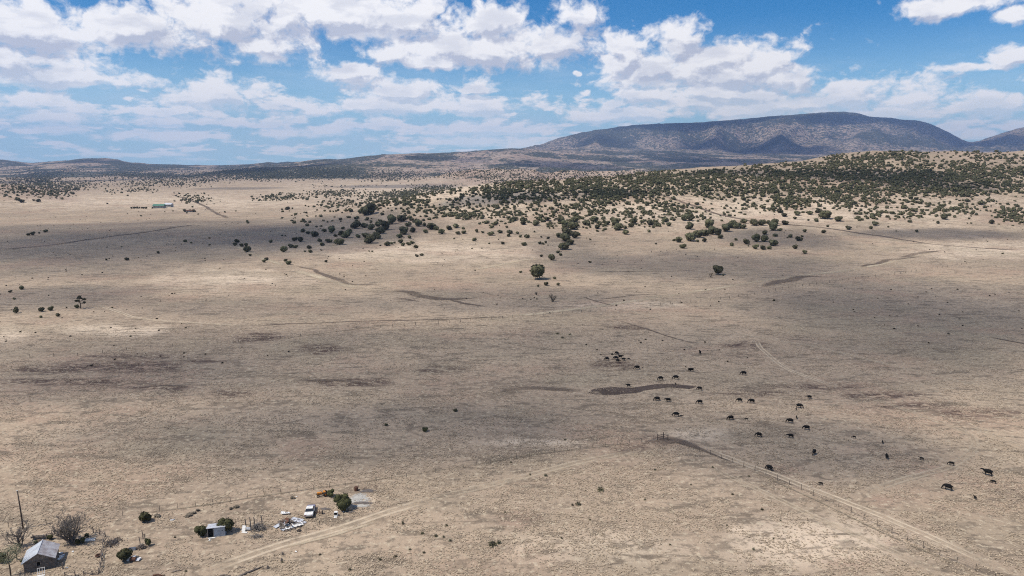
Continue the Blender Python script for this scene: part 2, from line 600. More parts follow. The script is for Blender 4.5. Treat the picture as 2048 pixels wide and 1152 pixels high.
def mesh_np(name, V, F, material, parent=None, smooth_=False, attrs=None):
    me = bpy.data.meshes.new(name)
    V = np.asarray(V, np.float32)
    F = np.asarray(F, np.int32)
    me.vertices.add(len(V))
    me.vertices.foreach_set('co', V.ravel())
    nf, k = F.shape
    me.loops.add(nf * k)
    me.loops.foreach_set('vertex_index', F.ravel())
    me.polygons.add(nf)
    me.polygons.foreach_set('loop_start', np.arange(nf, dtype=np.int32) * k)
    me.polygons.foreach_set('loop_total', np.full(nf, k, np.int32))
    if smooth_:
        me.polygons.foreach_set('use_smooth', np.ones(nf, bool))
    if attrs:
        for an, av in attrs.items():
            at_ = me.attributes.new(an, 'FLOAT', 'POINT')
            at_.data.foreach_set('value', np.asarray(av, np.float32).ravel())
    me.update(calc_edges=True)
    if material:
        me.materials.append(material)
    o = bpy.data.objects.new(name, me)
    C.objects.link(o)
    if parent:
        o.parent = parent
    return o


def tag(o, label=None, cat=None, group=None, kind=None):
    if label:
        o['label'] = label
    if cat:
        o['category'] = cat
    if group:
        o['group'] = group
    if kind:
        o['kind'] = kind
    return o


def empty(name, loc, rz=0.0, label=None, cat=None, group=None):
    o = bpy.data.objects.new(name, None)
    C.objects.link(o)
    o.location = loc
    o.rotation_euler = (0, 0, rz)
    tag(o, label, cat, group)
    return o


# ------------------------------------------------------------------ soil zones of the ground sheet; pale also holds painted sunlight
PXg, PYg = to_px(GX, np.maximum(GY, 60.0), GZ)


def zone(cx, cy, rx, ry, soft=0.5):
    d = np.sqrt(((PXg - cx) / rx) ** 2 + ((PYg - cy) / ry) ** 2) + (zn - 0.5) * 1.1
    return (1 - smooth(d, 1 - soft, 1 + soft * 0.3)) * (GY > 60)


zn = fbm(GX / 14, GY / 22, 4, 71)
brown = np.zeros_like(GX)
for z_ in [(240, 735, 150, 13), (265, 712, 80, 6), (150, 764, 150, 9), (330, 776, 120, 7), (410, 722, 50, 5), (90, 740, 90, 8), (1510, 788, 90, 7), (1760, 792, 130, 10), (1820, 812, 130, 9),
           (1960, 826, 110, 12), (1640, 775, 110, 6), (520, 672, 60, 12), (1310, 878, 40, 10), (1270, 898, 50, 7), (1230, 730, 70, 14),
           (700, 765, 80, 8), (450, 785, 60, 10), (1440, 905, 30, 6), (225, 1082, 16, 8), (738, 978, 18, 5), (730, 1006, 24, 5),
           (1330, 905, 40, 5), (650, 700, 60, 12), (1480, 690, 60, 8), (1250, 655, 40, 5), (875, 740, 60, 6)]:
    brown = np.maximum(brown, zone(*z_))
red = np.zeros_like(GX)
for z_ in [(1850, 1055, 50, 20), (1780, 1090, 30, 10), (1770, 1000, 40, 12), (1700, 1130, 60, 14), (1560, 940, 40, 10),
           (1040, 1040, 60, 20), (620, 900, 60, 20), (1850, 940, 60, 16), (200, 730, 120, 20)]:
    red = np.maximum(red, 0.7 * zone(*z_))
olive = np.zeros_like(GX)
for z_ in [(620, 700, 110, 26), (1120, 672, 40, 12), (1300, 905, 60, 12), (860, 740, 70, 16), (1900, 690, 200, 60),
           (1700, 640, 160, 40), (1180, 760, 100, 20), (350, 880, 200, 40)]:
    olive = np.maximum(olive, 0.6 * zone(*z_))
pale = np.zeros_like(GX)  # pale soil, plus sunlit patches between cloud shadows painted lighter
for z_ in [(1380, 868, 70, 12), (1250, 612, 120, 8), (715, 1003, 34, 12), (200, 660, 120, 14), (1650, 1080, 260, 60, 0.8),
           (1480, 1060, 30, 8), (1200, 1100, 200, 50, 0.8), (1070, 885, 120, 10), (350, 402, 500, 22, .9), (900, 385, 500, 30, .9), (1500, 420, 700, 40, .9),
           (860, 505, 260, 26, .9), (450, 560, 160, 24, .9), (1950, 500, 200, 24, .9), (10, 670, 60, 20, .9)]:
    pale = np.maximum(pale, 0.8 * zone(*z_))
pink = smooth(GY, 2200, 2800) * (1 - smooth(GY, 9500, 11000)) * smooth(PXg, 780, 930)
pink = np.maximum(pink, 0.7 * smooth(GY, 3500, 4500))
pink = np.maximum(pink, 0.75 * smooth(GY, 1350, 1500) * (1 - smooth(PXg, 120, 190)) * (1 - smooth(GY, 2200, 2600)))
pink = np.maximum(pink, 0.6 * smooth(GY, 1000, 1200) * smooth(PXg, 1850, 1950) * (1 - smooth(PYg, 350, 390)))
# far-off wooded cover (fraction of the ground under trees)
wn1 = fbm(GX / 420, GY / 620, 4, 81)
wood = np.maximum(smooth(GY, 3300, 3500) * 0.32, smooth(GY, 4100, 4500) * (0.50 + 0.42 * smooth(wn1, 0.40, 0.58)))
wood = np.where((GY > 3600) & (GY < 6200), np.maximum(wood, 0.92 * smooth(PXg, 430, 520) * (1 - smooth(PXg, 700, 820)) * smooth(GY, 3700, 4050)), wood)
wood = np.where((GY > 7600) & (GY < 10500), 0.58 + 0.4 * smooth(wn1, 0.36, 0.52), wood)
wood = np.where(GY > 10500, 0.66 + 0.33 * smooth(fbm(GX / 900, GY / 1500, 4, 91) + 0.30 * smooth(GZ, 760, 1080), 0.42, 0.72), wood)
wood = np.maximum(wood, smooth(GY, 2300, 2800) * (1 - smooth(GY, 3300, 3700)) * smooth(PXg, 840, 920) * (0.28 + 0.25 * smooth(wn1, 0.45, 0.6)))


def mat_ground():
    m = bpy.data.materials.new('dry_grassland')
    m.use_nodes = True
    n = NT(m.node_tree)
    b = n.n['Principled BSDF']
    b.inputs['Roughness'].default_value = 0.95
    b.inputs['Specular IOR Level'].default_value = 0.1
    tcn = n.node('ShaderNodeTexCoord')
    p = tcn.outputs['Object']
    big = n.noise(p, 0.009, 5.0, 0.6)
    midn = n.noise(p, 0.05, 5.0, 0.62)
    c = n.mix(n.maprange(big, 0.35, 0.65), rgb(0.412, 0.314, 0.224), rgb(0.314, 0.238, 0.174))
    c = n.mix(n.math('MULTIPLY', n.maprange(midn, 0.42, 0.66), 0.40), c, rgb(0.235, 0.185, 0.140))
    c = n.mix(n.math('MULTIPLY', n.attr('pale'), 0.8), c, rgb(0.68, 0.545, 0.410))
    c = n.mix(n.math('MULTIPLY', n.attr('olive'), 0.5), c, rgb(0.215, 0.195, 0.135))
    c = n.mix(n.math('MULTIPLY', n.attr('red'), 0.6), c, rgb(0.300, 0.190, 0.145))
    pk = n.mix(n.maprange(n.noise(p, 0.004, 4.0, 0.6), 0.4, 0.62), rgb(0.34, 0.235, 0.19), rgb(0.42, 0.325, 0.25))
    c = n.mix(n.attr('pink'), c, pk)
    hv1 = n.maprange(n.noise(n.vmath('MULTIPLY', p, (0.7, 1.2, 1.0)), 0.021, 6.0, 0.65), 0.47, 0.62)
    c = n.mix(n.math('MULTIPLY', hv1, 0.36), c, rgb(0.270, 0.222, 0.155))
    hv2 = n.maprange(n.noise(n.vmath('MULTIPLY', p, (0.8, 1.1, 1.0)), 0.0153, 6.0, 0.65), 0.50, 0.64)
    c = n.mix(n.math('MULTIPLY', hv2, 0.45), c, rgb(0.335, 0.218, 0.158))
    # clumps of grass over bare soil, metre scale
    cl = n.noise(p, 0.55, 4.0, 0.68)
    cl2 = n.noise(n.vmath('MULTIPLY', p, (0.65, 1.8, 1.0)), 0.15, 6.0, 0.68, 0.5)
    gate = n.maprange(midn, 0.3, 0.6, 0.35, 1.0)
    k1 = n.math('MULTIPLY', n.maprange(cl, 0.50, 0.62), 0.60)
    k2 = n.math('MULTIPLY', n.math('MULTIPLY', n.maprange(cl2, 0.515, 0.60), 0.85), gate)
    dark = n.mix(n.attr('brown'), rgb(0.150, 0.118, 0.088), rgb(0.085, 0.058, 0.048))
    c = n.mix(k1, c, dark)
    c = n.mix(k2, c, dark)
    # thin drainage lines where darker growth collects
    rn = n.noise(n.vmath('MULTIPLY', p, (0.6, 1.3, 1.0)), 0.013, 5.0, 0.55, 0.3)
    line = n.maprange(n.math('ABSOLUTE', n.math('SUBTRACT', rn, 0.5)), 0.012, 0.0)
    line = n.math('MULTIPLY', line, n.maprange(n.noise(p, 0.03, 4.0, 0.6), 0.42, 0.62, 0.0, 0.7))
    c = n.mix(line, c, rgb(0.15, 0.115, 0.085))
    kb = n.math('MULTIPLY', n.attr('brown'), n.maprange(n.noise(n.vmath('MULTIPLY', p, (0.6, 1.4, 1.0)), 0.22, 6.0, 0.75), 0.42, 0.56, 0.05, 1.0))
    c = n.mix(kb, c, rgb(0.095, 0.065, 0.052))
    lt = n.math('MULTIPLY', n.maprange(n.noise(p, 0.8, 3.0, 0.6), 0.54, 0.66), 0.55)
    c = n.mix(lt, c, rgb(0.52, 0.435, 0.315))
    # far wood: single dark crowns on pale soil
    wsp = n.node('ShaderNodeSeparateXYZ')
    n.link(p, wsp.inputs[0])
    fine = n.noise(n.vmath('MULTIPLY', p, (1.0, 0.7, 1.0)), 0.026, 4.0, 0.75)
    fine2 = n.noise(p, 0.0075, 5.0, 0.7)
    fsum = n.math('ADD', n.math('MULTIPLY', fine, 0.65), n.math('MULTIPLY', fine2, 0.35))
    thr = n.maprange(n.attr('wood'), 0.0, 1.0, 0.63, 0.37, smooth=False)
    kw = n.math('MULTIPLY', n.math('SUBTRACT', fsum, thr), 14.0, clamp=True)
    kw = n.math('MULTIPLY', kw, n.maprange(n.attr('wood'), 0.02, 0.15))
    c = n.mix(kw, c, rgb(0.050, 0.052, 0.034))
    n.link(c, b.inputs['Base Color'])
    bn = n.node('ShaderNodeBump')
    bn.inputs['Strength'].default_value = 0.9
    bn.inputs['Distance'].default_value = 0.25
    hsum = n.math('ADD', n.noise(p, 0.9, 4.0, 0.65), cl2)
    n.link(hsum, bn.inputs['Height'])
    n.link(bn.outputs[0], b.inputs['Normal'])
    return m


idx = np.arange(NR * NCc).reshape(NR, NCc)
FQ = np.stack([idx[:-1, :-1].ravel(), idx[:-1, 1:].ravel(), idx[1:, 1:].ravel(), idx[1:, :-1].ravel()], 1)
VG = np.stack([GX.ravel(), GY.ravel(), GZ.ravel()], 1)
ground = mesh_np('ground', VG, FQ, mat_ground(), smooth_=True,
                 attrs=dict(brown=brown, red=red, olive=olive, pale=pale, pink=pink, wood=wood))
tag(ground, 'dry tan grassland with hills and a wooded blue mountain beyond', 'ground', kind='structure')
ZMIN = float(GZ.min())
ZMAX = float(GZ.max())
print('terrain', ZMIN, ZMAX)


# ------------------------------------------------------------------ tracks, gullies and the muddy pan: sheets on the ground
def mat_sheet(name, col, col2, nscale, edge=0.45, ruts=False, strength=1.0, vary=0.02, vlen=0.15, ragged=1.5):
    m = bpy.data.materials.new(name)
    m.use_nodes = True
    n = NT(m.node_tree)
    b = n.n['Principled BSDF']
    b.inputs['Roughness'].default_value = 0.95
    b.inputs['Specular IOR Level'].default_value = 0.1
    tcn = n.node('ShaderNodeTexCoord')
    p = tcn.outputs['Object']
    nz = n.noise(p, nscale, 4.0, 0.6)
    n.link(n.mix(n.maprange(nz, 0.35, 0.65), rgb(*col), rgb(*col2)), b.inputs['Base Color'])
    u = n.math('ABSOLUTE', n.attr('across'))
    e = n.attr('ends')
    if ruts:
        r = n.math('ABSOLUTE', n.math('SUBTRACT', u, 0.52))
        prof_ = n.math('MAXIMUM', n.maprange(r, 0.36, 0.10), n.math('MULTIPLY', n.maprange(u, 1.0, 0.7), 0.38))
    else:
        rag = n.math('MULTIPLY', n.math('SUBTRACT', n.noise(p, nscale * 1.3, 5.0, 0.7), 0.5), ragged)
        prof_ = n.maprange(n.math('ADD', n.math('MULTIPLY', u, 1.12), rag), 1.0, edge)
    brk = n.maprange(n.noise(p, nscale * 0.7, 4.0, 0.65), 0.26, 0.46)
    lng = n.maprange(n.noise(p, vary, 2.0, 0.5), 0.35, 0.6, 1.0 - vlen * 4, 1.0)
    f = n.math('MULTIPLY', n.math('MULTIPLY', prof_, e), n.math('MULTIPLY', brk, lng))
    f = n.math('MULTIPLY', f, strength)
    tr = n.node('ShaderNodeBsdfTransparent')
    mx = n.node('ShaderNodeMixShader')
    n.link(f, mx.inputs[0])
    n.link(tr.outputs[0], mx.inputs[1])
    n.link(b.outputs[0], mx.inputs[2])
    n.link(mx.outputs[0], n.n['Material Output'].inputs['Surface'])
    return m


def catmull(P, step):
    P = np.asarray(P, float)
    P = np.vstack([2 * P[0] - P[1], P, 2 * P[-1] - P[-2]])
    out = []
    for i in range(1, len(P) - 2):
        p0, p1, p2, p3 = P[i - 1:i + 3]
        L = np.linalg.norm(p2 - p1)
        k = max(2, int(L / step))
        for j in range(k):
            t = j / k
            out.append(0.5 * ((2 * p1) + (-p0 + p2) * t + (2 * p0 - 5 * p1 + 4 * p2 - p3) * t * t + (-p0 + 3 * p1 - 3 * p2 + p3) * t**3))
    out.append(P[-2])
    return np.array(out)


RIB_N = [0]
TRACKPTS = []


def ribbon(name, pix, width, m, label, cat='track', step=2.0, wob=0.15, lift=0.03):
    RIB_N[0] += 1
    pts = ground_at([a[0] for a in pix], [a[1] for a in pix])
    P = catmull(pts[:, :2], step)
    d = np.gradient(P, axis=0)
    d /= np.linalg.norm(d, axis=1)[:, None] + 1e-9
    nrm = np.stack([-d[:, 1], d[:, 0]], 1)
    s_ = np.cumsum(np.r_[0, np.linalg.norm(np.diff(P, axis=0), axis=1)])
    w = np.full(len(P), width) if np.isscalar(width) else np.interp(s_, np.linspace(0, s_[-1], len(width)), width)
    off = (vn(s_ / 14.0, s_ * 0 + 3.3, 99 + RIB_N[0]) - 0.5) * 2 * wob * w
    if name == 'track':
        TRACKPTS.append(P[P[:, 1] < 340])
    cols = np.linspace(-1, 1, 9)
    V, U, E = [], [], []
    endf = np.minimum(smooth(s_, 0, min(14, s_[-1] * .2)), 1 - smooth(s_, s_[-1] - min(14, s_[-1] * .2), s_[-1]))
    for k in cols:
        q = P + nrm * (off + k * w / 2)[:, None]
        z = gz(q[:, 0], q[:, 1]) + lift + 0.004 * RIB_N[0] + q[:, 1] * 6e-5
        V.append(np.stack([q[:, 0], q[:, 1], z], 1))
        U.append(np.full(len(q), k))
        E.append(endf)
    V = np.stack(V, 1)
    nr, nc = V.shape[:2]
    ix = np.arange(nr * nc).reshape(nr, nc)
    F = np.stack([ix[:-1, :-1].ravel(), ix[1:, :-1].ravel(), ix[1:, 1:].ravel(), ix[:-1, 1:].ravel()], 1)
    o = mesh_np(name, V.reshape(-1, 3), F, m, smooth_=True, attrs=dict(across=np.stack(U, 1), ends=np.stack(E, 1)))
    tag(o, label, cat, kind='structure')
    return o


m_rut = mat_sheet('dusty_wheel_ruts', (0.60, 0.485, 0.355), (0.48, 0.385, 0.28), 0.5, ruts=True, strength=0.85, vlen=0.05)
m_rutdim = mat_sheet('faint_wheel_ruts', (0.55, 0.445, 0.325), (0.45, 0.365, 0.265), 0.5, ruts=True, strength=0.65, vlen=0.07)
m_bare = mat_sheet('bare_track', (0.54, 0.445, 0.32), (0.45, 0.37, 0.265), 0.3, edge=0.3, strength=0.85)
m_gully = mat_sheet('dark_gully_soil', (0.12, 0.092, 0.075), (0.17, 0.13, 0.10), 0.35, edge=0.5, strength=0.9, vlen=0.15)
m_mud = mat_sheet('wet_mud', (0.075, 0.055, 0.046), (0.098, 0.073, 0.060), 0.15, edge=0.97, strength=1.0, vlen=0.0, ragged=0.5)
m_weed_shade = mat_sheet('weed_shade_line', (0.17, 0.14, 0.10), (0.26, 0.215, 0.15), 0.6, edge=0.2, strength=0.6, vlen=0.15)  # one dark colour for the weeds and the painted shade under fences

ribbon('track', [(385, 1156), (480, 1120), (560, 1092), (680, 1056), (780, 1024), (880, 995)],
       3.4, m_rut, 'pale two-rut track from the bottom edge past the cabin yard')
ribbon('track', [(840, 1006), (920, 986), (1000, 966), (1120, 934), (1220, 912), (1290, 896)],
       3.0, m_rutdim, 'fainter continuation of the yard track up to the gate')
ribbon('track', [(1370, 880), (1430, 905), (1500, 932), (1560, 953), (1640, 985), (1720, 1016), (1800, 1048), (1880, 1082), (1960, 1118), (2050, 1158)],
       2.8, m_rut, 'bright two-rut track beside the long fence at lower right')
ribbon('track', [(1400, 925), (1470, 958), (1540, 990), (1610, 1025), (1700, 1066), (1800, 1110), (1890, 1150)],
       2.2, m_rutdim, 'faint track below the long fence at lower right')
ribbon('track', [(1500, 675), (1513, 682), (1522, 695), (1545, 717), (1580, 740), (1640, 762), (1700, 782)],
       2.6, m_rut, 'curving two-rut track running down past the grazing cattle')
ribbon('track', [(1700, 782), (1800, 815), (1900, 852), (1935, 868), (1948, 890), (1930, 912), (1895, 935), (1800, 962), (1715, 993)],
       2.6, m_rutdim, 'looping two-rut track among the cattle on the right')
ribbon('track', [(1930, 848), (1990, 872), (2060, 900)], 2.4, m_rutdim, 'faint straight track leaving the picture at right')
ribbon('track', [(1235, 614), (1280, 628), (1340, 640), (1400, 652), (1500, 672), (1640, 696), (1800, 735), (1930, 765), (2060, 790)],
       2.6, m_rutdim, 'faint track from the crossing towards the right edge')
ribbon('track', [(1010, 634), (1100, 624), (1200, 612), (1290, 598), (1400, 582), (1500, 566), (1600, 552), (1690, 541), (1780, 525), (1870, 502)],
       6.5, m_bare, 'pale dirt road crossing the middle of the plain')
ribbon('track', [(500, 652), (600, 647), (760, 642), (900, 638), (1010, 634)], 2.4, m_gully, 'dark worn line along the middle fence')
ribbon('track', [(182, 610), (220, 618), (250, 628), (275, 636), (330, 642), (500, 652)], 2.8, m_rut, 'two-rut track leading away from the windswept tree')
ribbon('track', [(0, 500), (100, 490), (200, 476), (300, 463), (390, 449)], 9.0, m_gully, 'dark straight ditch line across the far left plain')
ribbon('track', [(470, 490), (500, 505), (540, 522), (575, 532)], 8.0, m_bare, 'pale washed strip between junipers')
ribbon('track', [(588, 540), (620, 549), (660, 562), (700, 573), (720, 578)], 10.0, m_bare, 'pale washed strip beside the dark gully')
ribbon('track', [(345, 390), (400, 408), (425, 422), (455, 436)], 9.0, m_gully, 'dark lane running down from the far ranch')
ribbon('track', [(945, 540), (1000, 530), (1080, 515)], 6.0, m_bare, 'short pale track by the lone bush')
ribbon('track', [(1285, 376), (1340, 396), (1410, 420), (1490, 440), (1560, 448), (1650, 456), (1760, 472), (1880, 490), (2048, 500)],
       8.0, m_gully, 'dark road line coming down the juniper hill')
ribbon('track', [(1283, 381), (1340, 401), (1410, 426), (1480, 444)], 12.0, m_bare, 'pale road verge on the juniper hill')
ribbon('track', [(905, 376), (900, 386), (884, 396)], 12.0, m_bare, 'pale clearing lane through the distant junipers')
ribbon('track', [(560, 1098), (660, 1074), (760, 1042)], 1.2, m_bare, 'thin side rut beside the yard track')
ribbon('track', [(1235, 640), (1300, 660), (1340, 674), (1400, 690)], 1.5, m_gully, 'thin dark cattle path below the crossing')
ribbon('track', [(1160, 592), (1190, 602), (1235, 614)], 1.6, m_gully, 'thin dark path above the crossing')

ribbon('gully', [(592, 531), (640, 545), (700, 567), (770, 570)], [3, 5, 7, 3], m_gully, 'thin dark gully below the junipers', 'gully', wob=0.5)
ribbon('gully', [(775, 581), (820, 584), (860, 592), (900, 597), (960, 598)], [5, 12, 10, 4], m_gully, 'dark gully with short branches on the middle plain', 'gully', wob=0.4)
ribbon('gully', [(895, 600), (930, 606), (965, 614)], [3, 5, 3], m_gully, 'short dark gully near the middle fence', 'gully', wob=0.4)
ribbon('gully', [(790, 594), (820, 600), (838, 604)], [2, 4, 2], m_gully, 'small dark gully beside the branching one', 'gully', wob=0.4)
ribbon('gully', [(1518, 574), (1560, 563), (1600, 553), (1640, 553), (1660, 556)], [4, 12, 11, 3], m_gully, 'dark eroded bank right of the middle road', 'gully', wob=0.4)
ribbon('gully', [(1400, 541), (1300, 543), (1180, 543)], 1.5, m_gully, 'long thin dark crease on the plain', 'gully', wob=0.6)
ribbon('gully', [(590, 759), (640, 762), (690, 764), (750, 770)], [2, 4, 3.5, 1.5], m_gully, 'narrow dark gully left of centre', 'gully', wob=0.5)
ribbon('gully', [(290, 773), (340, 771), (380, 773)], [1, 1.6, 1], m_gully, 'short dark crease on the left plain', 'gully', wob=0.5)
ribbon('gully', [(980, 784), (1050, 779), (1110, 780), (1170, 782)], [1.5, 4.5, 4.5, 3], m_gully, 'dark gully running into the muddy pan', 'gully', wob=0.4)
ribbon('gully', [(1800, 515), (1860, 503), (1885, 504)], [6, 9, 6], m_gully, 'dark hooked bank at the end of the road', 'gully', wob=0.4)
ribbon('gully', [(1720, 535), (1770, 522), (1840, 512)], [4, 7, 4], m_gully, 'dark cut along the middle road', 'gully', wob=0.4)
ribbon('gully', [(1980, 674), (2060, 690)], 2.0, m_gully, 'dark crease at the right edge', 'gully', wob=0.4)
ribbon('gully', [(1190, 600), (1300, 588), (1350, 590)], 1.6, m_gully, 'thin dark bank beside the crossing', 'gully', wob=0.5)

# weeds with fence shade painted in, and trampled soil, under the fences
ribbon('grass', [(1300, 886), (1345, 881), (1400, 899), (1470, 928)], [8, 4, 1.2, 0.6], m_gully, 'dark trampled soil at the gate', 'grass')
ribbon('grass', [(1470, 928), (1560, 968), (1650, 1010), (1760, 1064), (1860, 1108), (1960, 1152)], 0.7, m_weed_shade, 'weeds and painted shade along the foot of the long fence', 'grass')
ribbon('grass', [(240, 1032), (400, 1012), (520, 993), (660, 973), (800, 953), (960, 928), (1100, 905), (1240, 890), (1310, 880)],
       0.7, m_weed_shade, 'weeds and painted shade along the foot of the yard fence', 'grass')
ribbon('grass', [(520, 684), (700, 660), (900, 640), (1000, 633)], 1.2, m_weed_shade, 'weeds and painted shade along the middle fence', 'grass')


def blob_sheet(name, pix, m, label, cat, lift=0.06):
    P = ground_at([a[0] for a in pix], [a[1] for a in pix])[:, :2]
    n_ = len(P)
    P = catmull(np.vstack([P, P[:1]]), 2.0)[:-1]
    c = P.mean(0)
    ang = np.arange(len(P))
    P = P + (np.stack([vn(ang / 2.5, ang * 0, 5), vn(ang / 2.5, ang * 0, 6)], 1) - 0.5) * 2.2
    rings = [0.02, 0.25, 0.5, 0.75, 0.93, 1.0, 1.06]
    V, U = [], []
    for r in rings:
        q = c + (P - c) * r
        V.append(np.stack([q[:, 0], q[:, 1], gz(q[:, 0], q[:, 1]) + lift], 1))
        U.append(np.full(len(q), r / 1.06))
    V = np.stack(V, 0)
    nr, nc = V.shape[:2]
    ix = np.arange(nr * nc).reshape(nr, nc)
    a, b_ = ix[:-1], ix[1:]
    F = np.stack([a.ravel(), b_.ravel(), np.roll(b_, -1, 1).ravel(), np.roll(a, -1, 1).ravel()], 1)
    o = mesh_np(name, V.reshape(-1, 3), F, m, smooth_=True, attrs=dict(across=np.stack(U, 0), ends=np.ones(nr * nc)))
    tag(o, label, cat, kind='structure')
    return o


blob_sheet('mud', [(1168, 788), (1186, 779), (1215, 776.5), (1255, 775.5), (1292, 773), (1293, 777), (1282, 783), (1255, 786), (1230, 789), (1190, 790)],
           m_mud, 'dark muddy pan where cattle water', 'mud')
blob_sheet('mud', [(1270, 774.5), (1310, 770.5), (1345, 769.5), (1380, 771.5), (1396, 775), (1386, 778.5), (1362, 774), (1335, 773.5), (1310, 776.5), (1275, 781)], m_mud, 'curved dark arm of the muddy pan', 'mud', lift=0.07)
m_grav = mat('pale_gravel', (0.46, 0.44, 0.40), 0.9, (0.30, 0.28, 0.25), 3.0)


# ------------------------------------------------------------------ geometry builders
class MB:
    def __init__(self):
        self.V = []
        self.F = []

    def quadbox(self, corners):
        b = len(self.V)
        self.V += [tuple(c) for c in corners]
        for f in ((0, 3, 2, 1), (4, 5, 6, 7), (0, 1, 5, 4), (1, 2, 6, 5), (2, 3, 7, 6), (3, 0, 4, 7)):
            self.F.append(tuple(b + k for k in f))

    def box(self, c, s, rot=None):
        cx, cy, cz = c
        hx, hy_, hz = s[0] / 2, s[1] / 2, s[2] / 2
        P = [Vector((x, y, z)) for z in (-hz, hz) for x, y in ((-hx, -hy_), (hx, -hy_), (hx, hy_), (-hx, hy_))]
        if rot is not None:
            P = [rot @ p for p in P]
        self.quadbox([(p.x + cx, p.y + cy, p.z + cz) for p in P])

    def tube(self, pts, rad, n=6, cap=True):
        pts = [Vector(p) for p in pts]
        if not hasattr(rad, '__len__'):
            rad = [rad] * len(pts)
        b = len(self.V)
        up0 = Vector((0.13, 0.21, 0.97))
        for i, p in enumerate(pts):
            d = (pts[min(i + 1, len(pts) - 1)] - pts[max(i - 1, 0)])
            if d.length < 1e-6:
                d = Vector((0, 0, 1))
            d.normalize()
            u = d.cross(up0)
            if u.length < 0.1:
                u = d.cross(Vector((1, 0, 0)))
            u.normalize()
            v = d.cross(u)
            for k in range(n):
                a = 2 * pi * k / n
                q = p + (u * cos(a) + v * sin(a)) * rad[i]
                self.V.append((q.x, q.y, q.z))
        for i in range(len(pts) - 1):
            for k in range(n):
                k2 = (k + 1) % n
                self.F.append((b + i * n + k, b + i * n + k2, b + (i + 1) * n + k2, b + (i + 1) * n + k))
        if cap:
            self.F.append(tuple(b + k for k in range(n))[::-1])
            self.F.append(tuple(b + (len(pts) - 1) * n + k for k in range(n)))

    def poly(self, pts):
        b = len(self.V)
        self.V += [tuple(p) for p in pts]
        self.F.append(tuple(range(b, b + len(pts))))

    def torus(self, c, R, r, axis='z', n=16, k=8):
        b = len(self.V)
        for i in range(n):
            a = 2 * pi * i / n
            for j in range(k):
                t = 2 * pi * j / k
                x, y, z = (R + r * cos(t)) * cos(a), (R + r * cos(t)) * sin(a), r * sin(t)
                if axis == 'y':
                    x, y, z = x, z, y
                if axis == 'x':
                    x, y, z = z, x, y
                self.V.append((c[0] + x, c[1] + y, c[2] + z))
        for i in range(n):
            for j in range(k):
                i2, j2 = (i + 1) % n, (j + 1) % k
                self.F.append((b + i * k + j, b + i2 * k + j, b + i2 * k + j2, b + i * k + j2))

    def build(self, name, material, parent=None, smooth_=False, bevel=0.0):
        me = bpy.data.meshes.new(name)
        me.from_pydata(self.V, [], self.F)
        bm = bmesh.new()
        bm.from_mesh(me)
        bmesh.ops.recalc_face_normals(bm, faces=bm.faces)
        bm.to_mesh(me)
        bm.free()
        me.materials.append(material)
        if smooth_:
            me.polygons.foreach_set('use_smooth', [True] * len(me.polygons))
        o = bpy.data.objects.new(name, me)
        C.objects.link(o)
        if parent:
            o.parent = parent
        if bevel:
            md = o.modifiers.new('bevel', 'BEVEL')
            md.width = bevel
            md.segments = 2
            md.limit_method = 'ANGLE'
        return o


def mat_foliage(name, c1, c2):
    m = bpy.data.materials.new(name)
    m.use_nodes = True
    n = NT(m.node_tree)
    b = n.n['Principled BSDF']
    b.inputs['Roughness'].default_value = 0.8
    b.inputs['Specular IOR Level'].default_value = 0.15
    gi = n.node('ShaderNodeNewGeometry')
    oi = n.node('ShaderNodeObjectInfo')
    tcn = n.node('ShaderNodeTexCoord')
    nz = n.noise(tcn.outputs['Object'], 1.1, 4.0, 0.7)
    v = n.math('ADD', n.math('MULTIPLY', gi.outputs['Random Per Island'], 0.55), n.math('MULTIPLY', n.maprange(nz, 0.35, 0.65), 0.45))
    c = n.mix(v, rgb(*c1), rgb(*c2))
    hs = n.node('ShaderNodeHueSaturation')
    n.link(n.math('MULTIPLY_ADD', oi.outputs['Random'], 0.025, 0.48), hs.inputs['Hue'])
    n.link(n.math('MULTIPLY_ADD', oi.outputs['Random'], 0.7, 0.65), hs.inputs['Value'])
    n.link(c, hs.inputs['Color'])
    n.link(hs.outputs[0], b.inputs['Base Color'])
    return m


m_leaf = mat_foliage('juniper_foliage', (0.040, 0.042, 0.022), (0.150, 0.142, 0.078))
m_leafg = mat_foliage('green_foliage', (0.027, 0.030, 0.013), (0.085, 0.084, 0.036))
m_leafp = mat_foliage('pale_foliage', (0.10, 0.105, 0.06), (0.21, 0.205, 0.13))
m_bark = mat('juniper_bark', (0.11, 0.085, 0.065), 0.95, (0.06, 0.045, 0.035), 6)
m_greybark = mat('dead_grey_wood', (0.24, 0.21, 0.185), 0.95, (0.13, 0.11, 0.095), 7)
m_brush = mat('dry_brush', (0.20, 0.165, 0.125), 0.95, (0.10, 0.082, 0.06), 6)


def leaf_tris(centers, size, r_, up=0.35):
    n_ = len(centers)
    d1 = r_.normal(size=(n_, 3))
    d1 /= np.linalg.norm(d1, axis=1)[:, None]
    d2 = r_.normal(size=(n_, 3))
    d2[:, 2] += up
    d2 -= (d2 * d1).sum(1)[:, None] * d1
    d2 /= np.linalg.norm(d2, axis=1)[:, None]
    s = (size * r_.uniform(0.6, 1.35, n_))[:, None]
    a = centers + d2 * s
    b = centers - d2 * s * 0.5 + d1 * s * 0.8
    c = centers - d2 * s * 0.5 - d1 * s * 0.8
    V = np.stack([a, b, c], 1).reshape(-1, 3)
    F = np.arange(n_ * 3).reshape(-1, 3)
    return V, F


